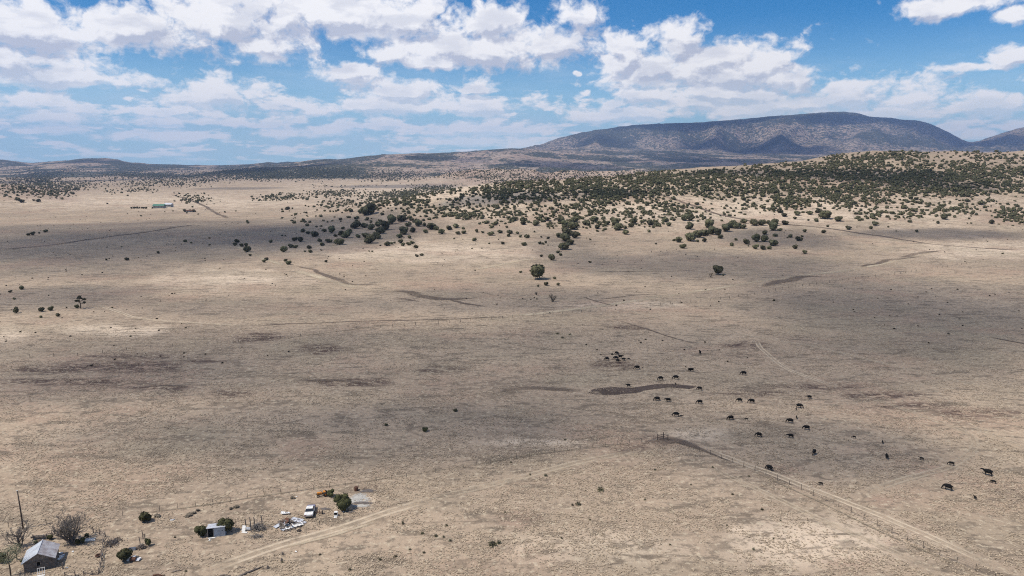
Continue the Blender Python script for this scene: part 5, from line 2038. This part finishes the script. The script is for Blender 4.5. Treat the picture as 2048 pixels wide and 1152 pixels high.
def pile(name, px, py, wx, wy, h, n, lab, cat, mats, lmin=1.0, lmax=3.0, seed=0, flat=.5, group=None):
    """a heap of long things laid over each other: one heap, one part per material"""
    r_ = random.Random(seed)
    t_, k_ = thing(name, px, py, lab, cat, 0, group)
    for mi, (mt_, pn, frac, kind) in enumerate(mats):
        mb_ = MB()
        for i in range(int(n * frac)):
            a = r_.uniform(0, 2 * pi)
            rr = abs(r_.gauss(0, .42))
            x, y = rr * cos(a) * wx / 2, rr * sin(a) * wy / 2
            zc = max(.06, h * (1 - min(1, rr)) * r_.uniform(.2, 1))
            L__ = r_.uniform(lmin, lmax)
            th = r_.uniform(0, pi)
            tl = r_.gauss(0, flat * .35)
            d = Vector((cos(th) * cos(tl), sin(th) * cos(tl), sin(tl))) * L__ / 2
            p, q = Vector((x, y, zc)) - d, Vector((x, y, zc)) + d
            p.z, q.z = max(p.z, .04), max(q.z, .04)
            if kind == 'stick':
                m_ = (p + q) / 2 + Vector((r_.gauss(0, .1), r_.gauss(0, .1), .03))
                mb_.tube([p, m_, q], [.05, .04, .02], 4)
            elif kind == 'board':
                rot = (q - p).normalized().to_track_quat('X', 'Z').to_matrix()
                mb_.box(((p + q) / 2), ((q - p).length, r_.uniform(.12, .28), .035), rot)
            else:
                rot = (q - p).normalized().to_track_quat('X', 'Z').to_matrix() @ Matrix.Rotation(r_.gauss(0, .25), 3, 'X')
                mb_.box(((p + q) / 2), (min(2.0, (q - p).length), r_.uniform(.6, 1.0), .02), rot)
        mb_.build(pn, mt_, t_)
    return t_


pile('scrap_heap', 574, 1050, 5.4, 4.8, .9, 70, 'heap of old boards and tin left of the wrecked car', 'heap',
     [(m_board, 'boards', .75, 'board'), (m_rust, 'dark_tin', .1, 'sheet'), (m_pane, 'pale_tin', .12, 'sheet')], 1.0, 3.2, 3)
# long pale sheets
for i, (px, py, l, w, a, zt, lab) in enumerate(((588, 1053, 3.4, 1.5, .55, .25, 'large crumpled white sheet on the near side of the scrap heap'),
                                            (594, 1041, 2.6, 1.2, -.2, .10, 'flat pale blue sheet between the scrap heap and the car'),
                                            (603, 1046, 1.8, .9, .3, .06, 'small pale sheet under the tail of the wrecked car'),
                                            (571, 1029, 1.8, .6, .1, .35, 'bright strip of tin on top of the scrap heap'))):
    t, k = thing('tin_sheet', px, py, lab, 'sheet', a, 'loose sheets by the scrap heap')
    tin_panel((-l / 2, w / 2, zt + .25), (l / 2, w / 2, zt), (-l / 2, -w / 2, zt), (l / 2, -w / 2, zt + .05), m_white if i in (0, 3) else m_pane, 'panel', t, 5, .04)
    mb = MB()
    mb.box((.2 * l / 2, .05, zt + .2), (.5, .12, .06))
    mb.build('batten', m_board, t)

pile('brush_heap', 516, 1058, 4.4, 2.6, 1.25, 110, 'grey heap of branches around four upright posts', 'heap',
     [(m_greybark, 'branches', 1.0, 'stick')], .8, 2.4, 5, .9)
pile('brush_heap', 513, 1074, 3.0, 1.6, .45, 50, 'low scatter of branches below the heap with posts', 'heap',
     [(m_greybark, 'branches', 1.0, 'stick')], .6, 1.8, 6, .7)
for (px, py, hh, lab) in ((501.5, 1060, 2.7, 'second post from the left in the branch heap'), (524, 1052, 2.2, 'thick right-hand post of the branch heap'),
                      (509, 1052, 1.9, 'third post from the left in the branch heap'), (491.5, 1055, 1.9, 'leftmost thin post of the branch heap')):
    t, k = thing('old_post', px, py, lab, 'post', 0, 'posts of the branch heap')
    mb = MB()
    mb.tube([(0, 0, -.1), (.03, 0, hh * .5), (-.05, 0.02, hh)], [.11, .10, .08], 6)
    mb.build('shaft', m_board, t)
    mb = MB()
    mb.tube([(-.12, 0, hh * .8), (.12, .05, hh * .82)], .035, 4)
    mb.build('peg', m_rust, t)
t, k = thing('old_door', 488, 1062, 'white panelled door propped at the left of the branch heap', 'door', -.2)
mb = MB()
mb.box((0, 0, .55), (.75, .08, 1.1), Matrix.Rotation(-.4, 3, 'X'))
mb.box((.45, -.5, .06), (1.1, .5, .06))
mb.build('panel', m_white, t, bevel=.01)
mb = MB()
mb.box((.9, .1, .6), (.9, .06, .5))
mb.build('rail', m_pane, t)

# heap with posts left of the shed
pile('brush_heap', 284, 1096, 2.2, 1.4, .85, 60, 'dark heap of sticks around three posts left of the shed', 'heap',
     [(m_board, 'sticks', 1.0, 'stick')], .6, 1.6, 8, .9)
for (px, py, hh, lab) in ((286, 1078, 1.8, 'tallest post behind the dark stick heap'), (280.5, 1093, 2.0, 'left post of the dark stick heap'),
                      (291, 1088, 2.1, 'right post of the dark stick heap')):
    t, k = thing('old_post', px, py, lab, 'post', 0, 'posts of the dark stick heap')
    mb = MB()
    mb.tube([(0, 0, -.1), (.03, 0, hh * .5), (-.08, 0.02, hh)], [.09, .08, .06], 6)
    mb.build('shaft', m_board, t)
    mb = MB()
    mb.tube([(-.3, 0, hh * .92), (.3, .05, hh * .95)], .03, 4)
    mb.build('peg', m_rust, t)
t, k = thing('trough', 265, 1100, 'small blue-grey metal trough left of the dark stick heap', 'trough', .15)
mb = MB()
for (c_, s_) in (((0, -.25, .2), (1.2, .04, .36)), ((0, .25, .2), (1.2, .04, .36)), ((-.6, 0, .2), (.04, .5, .36)), ((.6, 0, .2), (.04, .5, .36)), ((0, 0, .05), (1.2, .5, .04))):
    mb.box(c_, s_)
mb.build('tub', m_shed, t)
mb = MB()
mb.tube([(-.62, -.27, .4), (.62, -.27, .4), (.62, .27, .4), (-.62, .27, .4), (-.62, -.27, .4)], .03, 5)
mb.build('rim', m_board, t)

# rusty drum and panels by the green bush
t, k = thing('rusty_tub', 266, 1122, 'rusty brown tub with white and blue panels against a green bush', 'tub', 0)
mb = MB()
mb.tube([(-.45, 0, .35), (.55, 0.05, .35)], [.36, .36], 14)
mb.build('barrel', m_rust, t)
mb = MB()
mb.box((-.72, -.1, .45), (.5, .05, .9), Matrix.Rotation(.4, 3, 'Y'))
mb.box((.85, .05, .3), (.7, .6, .04), Matrix.Rotation(.3, 3, 'X'))
mb.box((.1, .35, .75), (.5, .35, .05))
mb.build('panels', m_pane, t, bevel=.01)
t, k = thing('white_box', 280, 1119, 'small pale blue box right of the rusty tub', 'box', .3)
mb = MB()
mb.box((0, 0, .16), (.4, .35, .3))
mb.build('body', m_pane, t, bevel=.02)
mb = MB()
mb.box((0, 0, .33), (.44, .39, .04))
mb.build('lid', m_white, t, bevel=.01)

# long trough with posts behind the cabin
t, k = thing('feed_trough', 79, 1079, 'long low feed trough with pale boards behind the cabin', 'trough', .12)
mb = MB()
mb.box((0, 0, .55), (3.0, .12, .30))
mb.box((0, .5, .5), (3.0, .12, .25))
mb.box((0, .25, .35), (2.9, .5, .06))
mb.build('boards', m_plank, t)
for x in (-1.0, 1.35):
    mb = MB()
    mb.tube([(x, -.1, 0), (x, -.1, 1.15)], .08, 6)
    mb.build('leg', m_board, t)
t, k = thing('white_boards', 180, 1080, 'pile of white boards right of the large bare tree', 'boards', .25)
mb = MB()
for i in range(7):
    mb.box((random.uniform(-.3, .3), i * .16 - .5, .08 + .03 * (i % 3)), (1.9, .13, .05), Matrix.Rotation(random.gauss(0, .08), 3, 'Z'))
mb.build('planks', m_white, t)
mb = MB()
mb.box((-.7, 0, .03), (.12, 1.2, .06))
mb.box((.7, 0, .03), (.12, 1.2, .06))
mb.build('battens', m_board, t)

for i, (px, py, s, lab) in enumerate(((121, 1107, .8, 'uppermost white scrap panel right of the cabin'), (124, 1112, .9, 'middle white scrap panel right of the cabin'),
                                  (121, 1117, 1.1, 'lowest white scrap panel right of the cabin'), (146, 1104, .5, 'pale scrap strip on the grass right of the cabin'),
                                  (134, 1136, .45, 'white bucket-sized scrap beside the small post'), (345, 1040, .8, 'pale blue sheet alone near the yard fence'),
                                  (203, 1110, .5, 'white scrap in the rusty basin'), (419, 1081, .5, 'white scrap below the shed doorway'),
                                  (592, 1104, .45, 'small white scrap below the yard track'), (593, 994, .35, 'small white scrap near the fence'))):
    t, k = thing('tin_scrap', px, py, lab, 'scrap', i * .7)
    mb = MB()
    mb.box((0, 0, .12), (s, s * .45, .05), Matrix.Rotation(.25, 3, 'X'))
    mb.build('panel', m_white if i != 5 else m_pane, t, bevel=.01)
    mb = MB()
    mb.box((.1 * s, s * .3, .06), (s * .7, s * .2, .10))
    mb.build('block', m_white if i % 2 else m_plank, t, bevel=.01)

t, k = thing('rusty_basin', 197, 1113, 'rusty basin lying by the brush fence', 'basin', .5)
mb = MB()
mb.torus((0, 0, .25), .42, .13, 'z', 18, 8)
mb.build('rim', m_rust, t, True)
mb = MB()
mb.tube([(0, 0, .02), (0, 0, .2)], [.3, .42], 14)
mb.build('bowl', m_dark, t)
t, k = thing('old_post', 126, 1138, 'short dark post right of the cabin', 'post')
mb = MB()
mb.tube([(0, 0, -.1), (.02, 0, 1.2)], [.13, .11], 7)
mb.build('shaft', m_board, t)
mb = MB()
mb.tube([(-.08, 0, .9), (.12, 0, .95)], .03, 4)
mb.build('peg', m_rust, t)
t, k = thing('old_post', 639, 1050, 'thin lone post left of the white cooker', 'post')
mb = MB()
mb.tube([(0, 0, -.1), (.05, 0, .95)], .06, 6)
mb.build('shaft', m_board, t)
mb = MB()
mb.tube([(-.08, 0, .8), (.12, 0, .85)], .02, 4)
mb.build('peg', m_rust, t)
t, k = thing('old_post', 472, 1053, 'thin lone post between shed and branch heap', 'post')
mb = MB()
mb.tube([(0, 0, -.1), (.03, 0, 1.2)], .055, 6)
mb.build('shaft', m_board, t)
mb = MB()
mb.tube([(-.08, 0, 1.0), (.12, 0, 1.05)], .02, 4)
mb.build('peg', m_rust, t)


def rail_fence(pix, hgt, lab, rad=.07, rails=2, broken=.2, cat='fence'):
    P = [at(*q) for q in pix]
    root = empty('rail_fence', P[0], 0, lab, cat)
    tops = []
    for p in P:
        d = p - P[0]
        hh = hgt * random.uniform(.7, 1.25)
        mb = MB()
        lean = Vector((random.gauss(0, .08), random.gauss(0, .08), 0))
        mb.tube([d + Vector((0, 0, -.1)), d + lean + Vector((0, 0, hh))], [rad * 1.2, rad], 6)
        mb.build('post', m_board, root)
        tops.append(d)
    mb = MB()
    for a, b_ in zip(tops[:-1], tops[1:]):
        for r in range(rails):
            if random.random() < broken:
                continue
            z = hgt * (.35 + .4 * r)
            z2 = z if random.random() > .3 else .08
            mb.tube([a + Vector((0, 0, z)), (a + b_) / 2 + Vector((random.gauss(0, .08), random.gauss(0, .08), (z + z2) / 2)), b_ + Vector((0, 0, z2))], .045, 5)
    mb.build('rails', m_board, root)
    return root


rail_fence([(187, 1066), (199, 1069), (210, 1071)], 1.1, 'short rail fence of crooked posts right of the white boards', .08)
rail_fence([(211, 1074), (207, 1084), (206, 1096), (204, 1108), (203, 1122), (202, 1134), (199, 1146)], .9,
           'crooked brush and rail fence dividing the yard', .08, 3, .05)
rail_fence([(130, 1153), (150, 1152), (168, 1151), (185, 1150), (197, 1148)], .9, 'broken rail fence along the bottom edge by the cabin', .07, 2, .1)

# burnt weed mat, gravel, ash
root, k = thing('weed_mat', 225, 1086, 'round grey mat of dead weeds inside the crooked fence', 'weeds')
r_ = np.random.default_rng(5)
cc = np.stack([r_.normal(0, .75, 700), r_.normal(0, .85, 700), r_.uniform(.01, .10, 700)], 1)
V, F = leaf_tris(cc, .12, r_)
mesh_np('stalks', V, F, mat('grey_weeds', (0.13, 0.115, 0.11), .95, (.08, .07, .07), 4), root)
tag(root, kind='stuff')


def ash(name, px, py, rx, ry, lab, m_, n_=26):
    g = at(px, py)
    V, U = [], []
    for r in (0.02, .3, .6, .8, 1.0):
        for i in range(n_):
            a = 2 * pi * i / n_
            w = 1 + .35 * (vn(np.array([cos(a) * 2 + px]), np.array([sin(a) * 2 + py]), 3)[0] - .5) * 2
            x, y = g.x + rx * r * w * cos(a), g.y + ry * r * w * sin(a)
            V.append((x, y, float(gz(x, y)) + .03 + .10 * (1 - r) * (1 + random.random())))
            U.append(r)
    F = []
    for j in range(4):
        for i in range(n_):
            F.append((j * n_ + i, (j + 1) * n_ + i, (j + 1) * n_ + (i + 1) % n_, j * n_ + (i + 1) % n_))
    o = mesh_np(name, V, F, m_, attrs=dict(across=U, ends=np.ones(len(V))))
    tag(o, lab, name.replace('_', ' '), kind='structure')


m_ash = mat_sheet('ash_soil', (0.12, 0.105, 0.10), (0.16, 0.14, 0.13), 1.2, edge=.5, strength=.9, vlen=0)
m_gravs = mat_sheet('gravel_soil', (0.47, 0.45, 0.41), (0.36, 0.34, 0.31), 1.6, edge=.6, strength=.9, vlen=0)
ash('gravel', 716, 998, 3.0, 2.6, 'pale gravel patch right of the big round juniper', m_gravs)
ash('gravel', 722, 1012, 2.4, 1.1, 'narrow pale gravel patch on the near side of the dark strip', m_gravs)
ash('ash', 722, 1006, 3.0, .75, 'dark strip between two gravel patches', m_ash)  # dark-toned strip of ground beside the gravel
ash('ash', 735, 982, 2.6, .9, 'dark ash strip right of the rusty drum', m_ash)
ash('ash', 701, 1024, 1.0, .6, 'small dark mound below the gravel', m_ash)
ash('ash', 650, 1018, 1.6, .8, 'dull bare soil beside the rusty axle', m_ash)

# logs
for i, (p, q, r, lab) in enumerate((((476, 1155), (526, 1134), .20, 'long dark fallen log at the bottom edge'), ((474, 1137), (490, 1135), .07, 'thin fallen branch left of the long log'),
                                ((345, 1145), (366, 1140), .12, 'short dark log near the bottom edge with a pale end'), ((306, 1152), (330, 1151), .16, 'reddish log at the bottom edge'),
                                ((440, 1152), (462, 1152), .14, 'dark log end at the bottom edge left of the long log'))):
    a, b_ = at(*p), at(*q)
    root = empty('fallen_log', a, 0, lab, 'log')
    d = b_ - a
    mb = MB()
    mb.tube([Vector((0, 0, r * .7)), d * .35 + Vector((0.1, .15, r)), d * .7 + Vector((-.1, -.1, r * .9)), d + Vector((0, 0, r * .5))], [r, r * .9, r * .75, r * .45], 8)
    mb.build('bole', m_rust if i == 3 else m_board, root, True)
    mb = MB()
    mb.tube([d * .6 + Vector((0, 0, r)), d * .7 + Vector((.3, .5, r + .45))], [r * .4, r * .15], 5)
    mb.build('branch_stub', m_board, root, True)
for (px, py, lab) in ((535, 1137, 'dark upright stump below the yard track'), (563, 1122, 'dark small stump below the white scrap'), (565, 1110, 'grey stone-like stump below the yard track')):
    root, k = thing('stump', px, py, lab, 'stump')
    mb = MB()
    mb.tube([(0, 0, -.05), (0, 0, .2), (.05, 0, .55)], [.24, .19, .16], 8)
    mb.build('bole', m_board, root)
    mb = MB()
    mb.tube([(0, 0, .2), (.4, .1, .35)], [.07, .03], 5)
    mb.build('branch_stub', m_board, root)

# low dark weed clumps beside the yard fence
for i, (px, py, w) in enumerate(((472, 1015, 12), (388, 1027, 10), (376, 1032, 14), (585, 997, 10), (315, 1033, 14), (700, 1022, 8), (462, 1019, 8), (395, 1022, 8))):
    bush(px, py, w, 4.5, ['dark weed clump, rightmost along the yard fence left of the heap', 'dark weed clump nearest the boxy bush fence side',
                      'long dark weed clump near the pale blue sheet', 'dark weed clump near the small white scrap by the fence',
                      'brown weed clump right of the boxy green bush', 'brown clump beside the small dark mound',
                      'brown weed clump touching the rightmost one along the yard fence', 'small dark weed clump above the long one'][i],
         m_brush, 160, .14, seed=40 + i, name='weed_clump', lobes=5)

# ------------------------------------------------------------------ the distant ranch
g = at(322, 415.5)
k = mpp(g)
m_groof = mat('green_roof', (0.08, 0.19, 0.14), 0.6, (0.06, 0.14, 0.11), .2)
m_rwall = mat('ranch_wall', (0.38, 0.37, 0.34), 0.8, (0.3, 0.29, 0.26), .2)


def ranch(px, py, w, d_, h, roofm, lab, rz=0):
    g_ = at(px, py)
    root = empty('ranch_house', g_, rz, lab, 'house')
    mb = MB()
    mb.box((0, 0, h / 2), (w, d_, h))
    mb.build('wall', m_rwall, root)
    mb = MB()
    o_ = .8
    rh = h + d_ * .28
    x0, x1 = -w / 2 - o_, w / 2 + o_
    y0, y1 = -d_ / 2 - o_, d_ / 2 + o_
    b = len(mb.V)
    mb.V += [(x0, y0, h - .2), (x1, y0, h - .2), (x1, y1, h - .2), (x0, y1, h - .2), (x0, 0, rh), (x1, 0, rh), (x0, y0, h), (x1, y0, h), (x1, y1, h), (x0, y1, h)]
    mb.F += [(0, 3, 2, 1), (6, 7, 5, 4), (9, 4, 5, 8), (0, 1, 7, 6), (2, 3, 9, 8), (0, 6, 4, 9, 3), (1, 2, 8, 5, 7)]
    mb.build('roof', roofm, root)
    for i in range(max(2, int(w / 5))):
        x = -w / 2 + (i + .5) * w / max(2, int(w / 5))
        mb = MB()
        mb.box((x, -d_ / 2 - .03, h * .5), (1.6, .08, 1.3))
        mb.build('window', m_glass, root)


ranch(319, 416, 19, 12, 4.2, m_groof, 'far ranch house with a green roof on the bright plain', .1)
ranch(338, 414, 13, 9, 5.0, m_pane, 'far pale building with a white roof right of the green one', -.1)
ranch(380, 424, 11, 5, 2.5, m_rust, 'far low brown shed right of the ranch', .05)
for i in range(11):
    px = [263, 266.5, 269.5, 272.5, 276, 279.5, 284, 287, 290.5, 293, 305][i]
    bush(px, 417.5, 3.4, 4.4, f'small tree of the row left of the far ranch, {ORD[i]} from the left', m_leafg, 60, .2, seed=60 + i, name='ranch_tree', lobes=3)

# ------------------------------------------------------------------ dry grass tufts of the foreground
NT_ = 150000
yy = np.exp(rng.uniform(log(84), log(300), NT_))
xx = rng.uniform(-.80, .80, NT_) * (yy + 8)
keep = (fbm(xx / 7, yy / 7, 3, 201) + rng.normal(0, .06, NT_)) > .47
xx, yy = xx[keep], yy[keep]
near_t = np.zeros(len(xx), bool)
for P_ in TRACKPTS:
    if len(P_) == 0:
        continue
    for a_ in range(0, len(P_), 1):
        q = P_[a_]
        near_t |= (np.abs(xx - q[0]) < 1.7) & (np.abs(yy - q[1]) < 1.7)
xx, yy = xx[~near_t], yy[~near_t]
zz = gz(xx, yy)
n_ = len(xx)
nb = 4
Vt = []
for b_ in range(nb):
    a = rng.uniform(0, 2 * pi, n_)
    hgt = rng.uniform(.05, .16, n_)
    wd = rng.uniform(.06, .15, n_)
    lx, ly = np.cos(a) * rng.uniform(.15, .38, n_), np.sin(a) * rng.uniform(.15, .38, n_)
    p0 = np.stack([xx - np.sin(a) * wd, yy + np.cos(a) * wd, zz + .01], 1)
    p1 = np.stack([xx + np.sin(a) * wd, yy - np.cos(a) * wd, zz + .06], 1)
    p2 = np.stack([xx + lx, yy + ly, zz + hgt], 1)
    Vt.append(np.stack([p0, p1, p2], 1))
Vt = np.concatenate(Vt, 1).reshape(-1, 3)
Ft = np.arange(len(Vt)).reshape(-1, 3)
m_grass = mat_foliage('dry_grass', (0.26, 0.205, 0.135), (0.60, 0.50, 0.35))
go_ = mesh_np('dry_grass', Vt, Ft, m_grass)
tag(go_, 'short dry straw-coloured grass tufts over the plain', 'grass', kind='stuff')


# ------------------------------------------------------------------ drifting clouds overhead that shade the land
def mat_cloud():
    m = bpy.data.materials.new('cloud_vapour')
    m.use_nodes = True
    n = NT(m.node_tree)
    n.n.remove(n.n['Principled BSDF'])
    p = n.node('ShaderNodeTexCoord').outputs['Object']
    df = n.node('ShaderNodeBsdfDiffuse')
    df.inputs[0].default_value = rgb(.85, .85, .87)
    tl = n.node('ShaderNodeBsdfTranslucent')
    tl.inputs[0].default_value = rgb(.85, .85, .87)
    mx0 = n.node('ShaderNodeMixShader')
    mx0.inputs[0].default_value = .5
    n.link(df.outputs[0], mx0.inputs[1])
    n.link(tl.outputs[0], mx0.inputs[2])
    tr = n.node('ShaderNodeBsdfTransparent')
    u = n.attr('across')
    nz = n.noise(p, 3.4, 5.0, .6)
    e = n.math('ADD', n.math('SUBTRACT', 1.0, u), n.math('MULTIPLY', n.math('SUBTRACT', nz, .5), .9))
    f = n.math('MULTIPLY', n.maprange(e, 0.02, .62), n.attr('strength'))
    mx = n.node('ShaderNodeMixShader')
    n.link(f, mx.inputs[0])
    n.link(tr.outputs[0], mx.inputs[1])
    n.link(mx0.outputs[0], mx.inputs[2])
    n.link(mx.outputs[0], n.n['Material Output'].inputs['Surface'])
    return m


m_cloud = mat_cloud()


def shade(cx, cy, rx, ry, strength, alt):
    y0, y1 = cy - ry, cy + ry
    pc = ground_at([cx, cx, cx], [cy, y0, y1])
    P = pc[0]
    if np.isnan(P[0]):
        return
    far = pc[1][1] if not np.isnan(pc[1][0]) else P[1] * 1.3
    near = pc[2][1]
    yc = (far + near) / 2
    RY = max((far - near) / 2, 6.0)
    RX = rx * mpp(P)
    xc = P[0] * yc / P[1]
    zg = P[2]
    off = (alt - zg) / TO_SUN.z
    V, U = [], []
    n1 = 40
    for side in (1, -1):
        for r in (0.001, .25, .5, .7, .85, .95, 1.0):
            for i in range(n1):
                a = 2 * pi * i / n1
                th_ = side * (1 - r * r) * min(RX, RY) * .25
                V.append((RX * 1.25 * r * cos(a), RY * 1.25 * r * sin(a), th_))
                U.append(r)
    F = []
    for s_ in range(2):
        b = s_ * 7 * n1
        for j in range(6):
            for i in range(n1):
                q = (b + j * n1 + i, b + (j + 1) * n1 + i, b + (j + 1) * n1 + (i + 1) % n1, b + j * n1 + (i + 1) % n1)
                F.append(q if s_ == 0 else q[::-1])
    V = np.array(V)
    kx = max(RX, RY) * 1.25
    o = mesh_np('cloud', V / kx, F, m_cloud, smooth_=True, attrs=dict(across=U, strength=np.full(len(V), 1 - math.sqrt(1 - strength))))
    o.scale = (kx, kx, kx)
    o.location = (xc + TO_SUN.x * off, yc + TO_SUN.y * off, zg + TO_SUN.z * off)
    tag(o, 'thin drifting cloud high above the plain, outside the picture', 'cloud', 'clouds drifting overhead', 'stuff')


SHADES = [
    (270, 505, 440, 52, .62), (240, 480, 480, 40, .50), (1500, 640, 700, 70, .22),
    (1000, 745, 1300, 100, .46), (700, 880, 620, 75, .48), (1620, 905, 330, 75, .56), (1880, 650, 440, 100, .54), (1100, 850, 500, 50, .25),
    (650, 468, 220, 38, .70), (1420, 535, 340, 36, .52), (1880, 468, 190, 13, .62),
    (1010, 396, 150, 14, .66), (1220, 388, 90, 9, .60), (50, 376, 110, 22, .62), (110, 595, 210, 28, .50), (1560, 478, 130, 24, .58),
    (1010, 600, 320, 30, .36), (520, 615, 380, 22, .26), (1130, 500, 80, 40, .35), (780, 373, 130, 4, .6), (480, 377, 90, 3, .5),
    (1720, 352, 240, 14, .60), (1900, 372, 140, 10, .55), (1470, 345, 110, 8, .5), (240, 765, 280, 60, .30),
]
for s_ in SHADES:
    shade(*s_, 1500.0)
for s_ in [(590, 340, 130, 9, .85), (190, 324, 60, 5, .8), (1130, 331, 130, 7, .85), (20, 324, 40, 5, .5), (860, 316, 120, 5, .5), (1240, 322, 60, 4, .5)]:
    shade(*s_, 2600.0)
for s_ in [(1420, 285, 56, 20, .97), (1545, 287, 90, 24, .97), (1860, 272, 105, 27, .96), (1350, 255, 140, 9, .92), (1680, 240, 90, 14, .92),
           (1480, 245, 120, 6, .8), (1190, 275, 60, 8, .6), (1990, 285, 50, 14, .85), (1600, 318, 140, 7, .85)]:
    shade(*s_, 4300.0)

# ------------------------------------------------------------------ the air
mb = MB()
ztop = ZMAX + 25.0
mb.box((0, 9700.0, (ztop + ZMIN - 1.0) / 2), (54000.0, 20300.0, ztop - ZMIN + 1.0))
m_air = bpy.data.materials.new('clear_air')
m_air.use_nodes = True
n = NT(m_air.node_tree)
n.n.remove(n.n['Principled BSDF'])
pv = n.node('ShaderNodeVolumePrincipled')
pv.inputs['Color'].default_value = rgb(0.42, 0.60, 1.0)
pv.inputs['Density'].default_value = 4.5e-5
pv.inputs['Anisotropy'].default_value = 0.1
n.link(pv.outputs[0], n.n['Material Output'].inputs['Volume'])
air = mb.build('haze', m_air)
tag(air, 'thin blue haze between the plain and the far mountain', 'haze', kind='stuff')
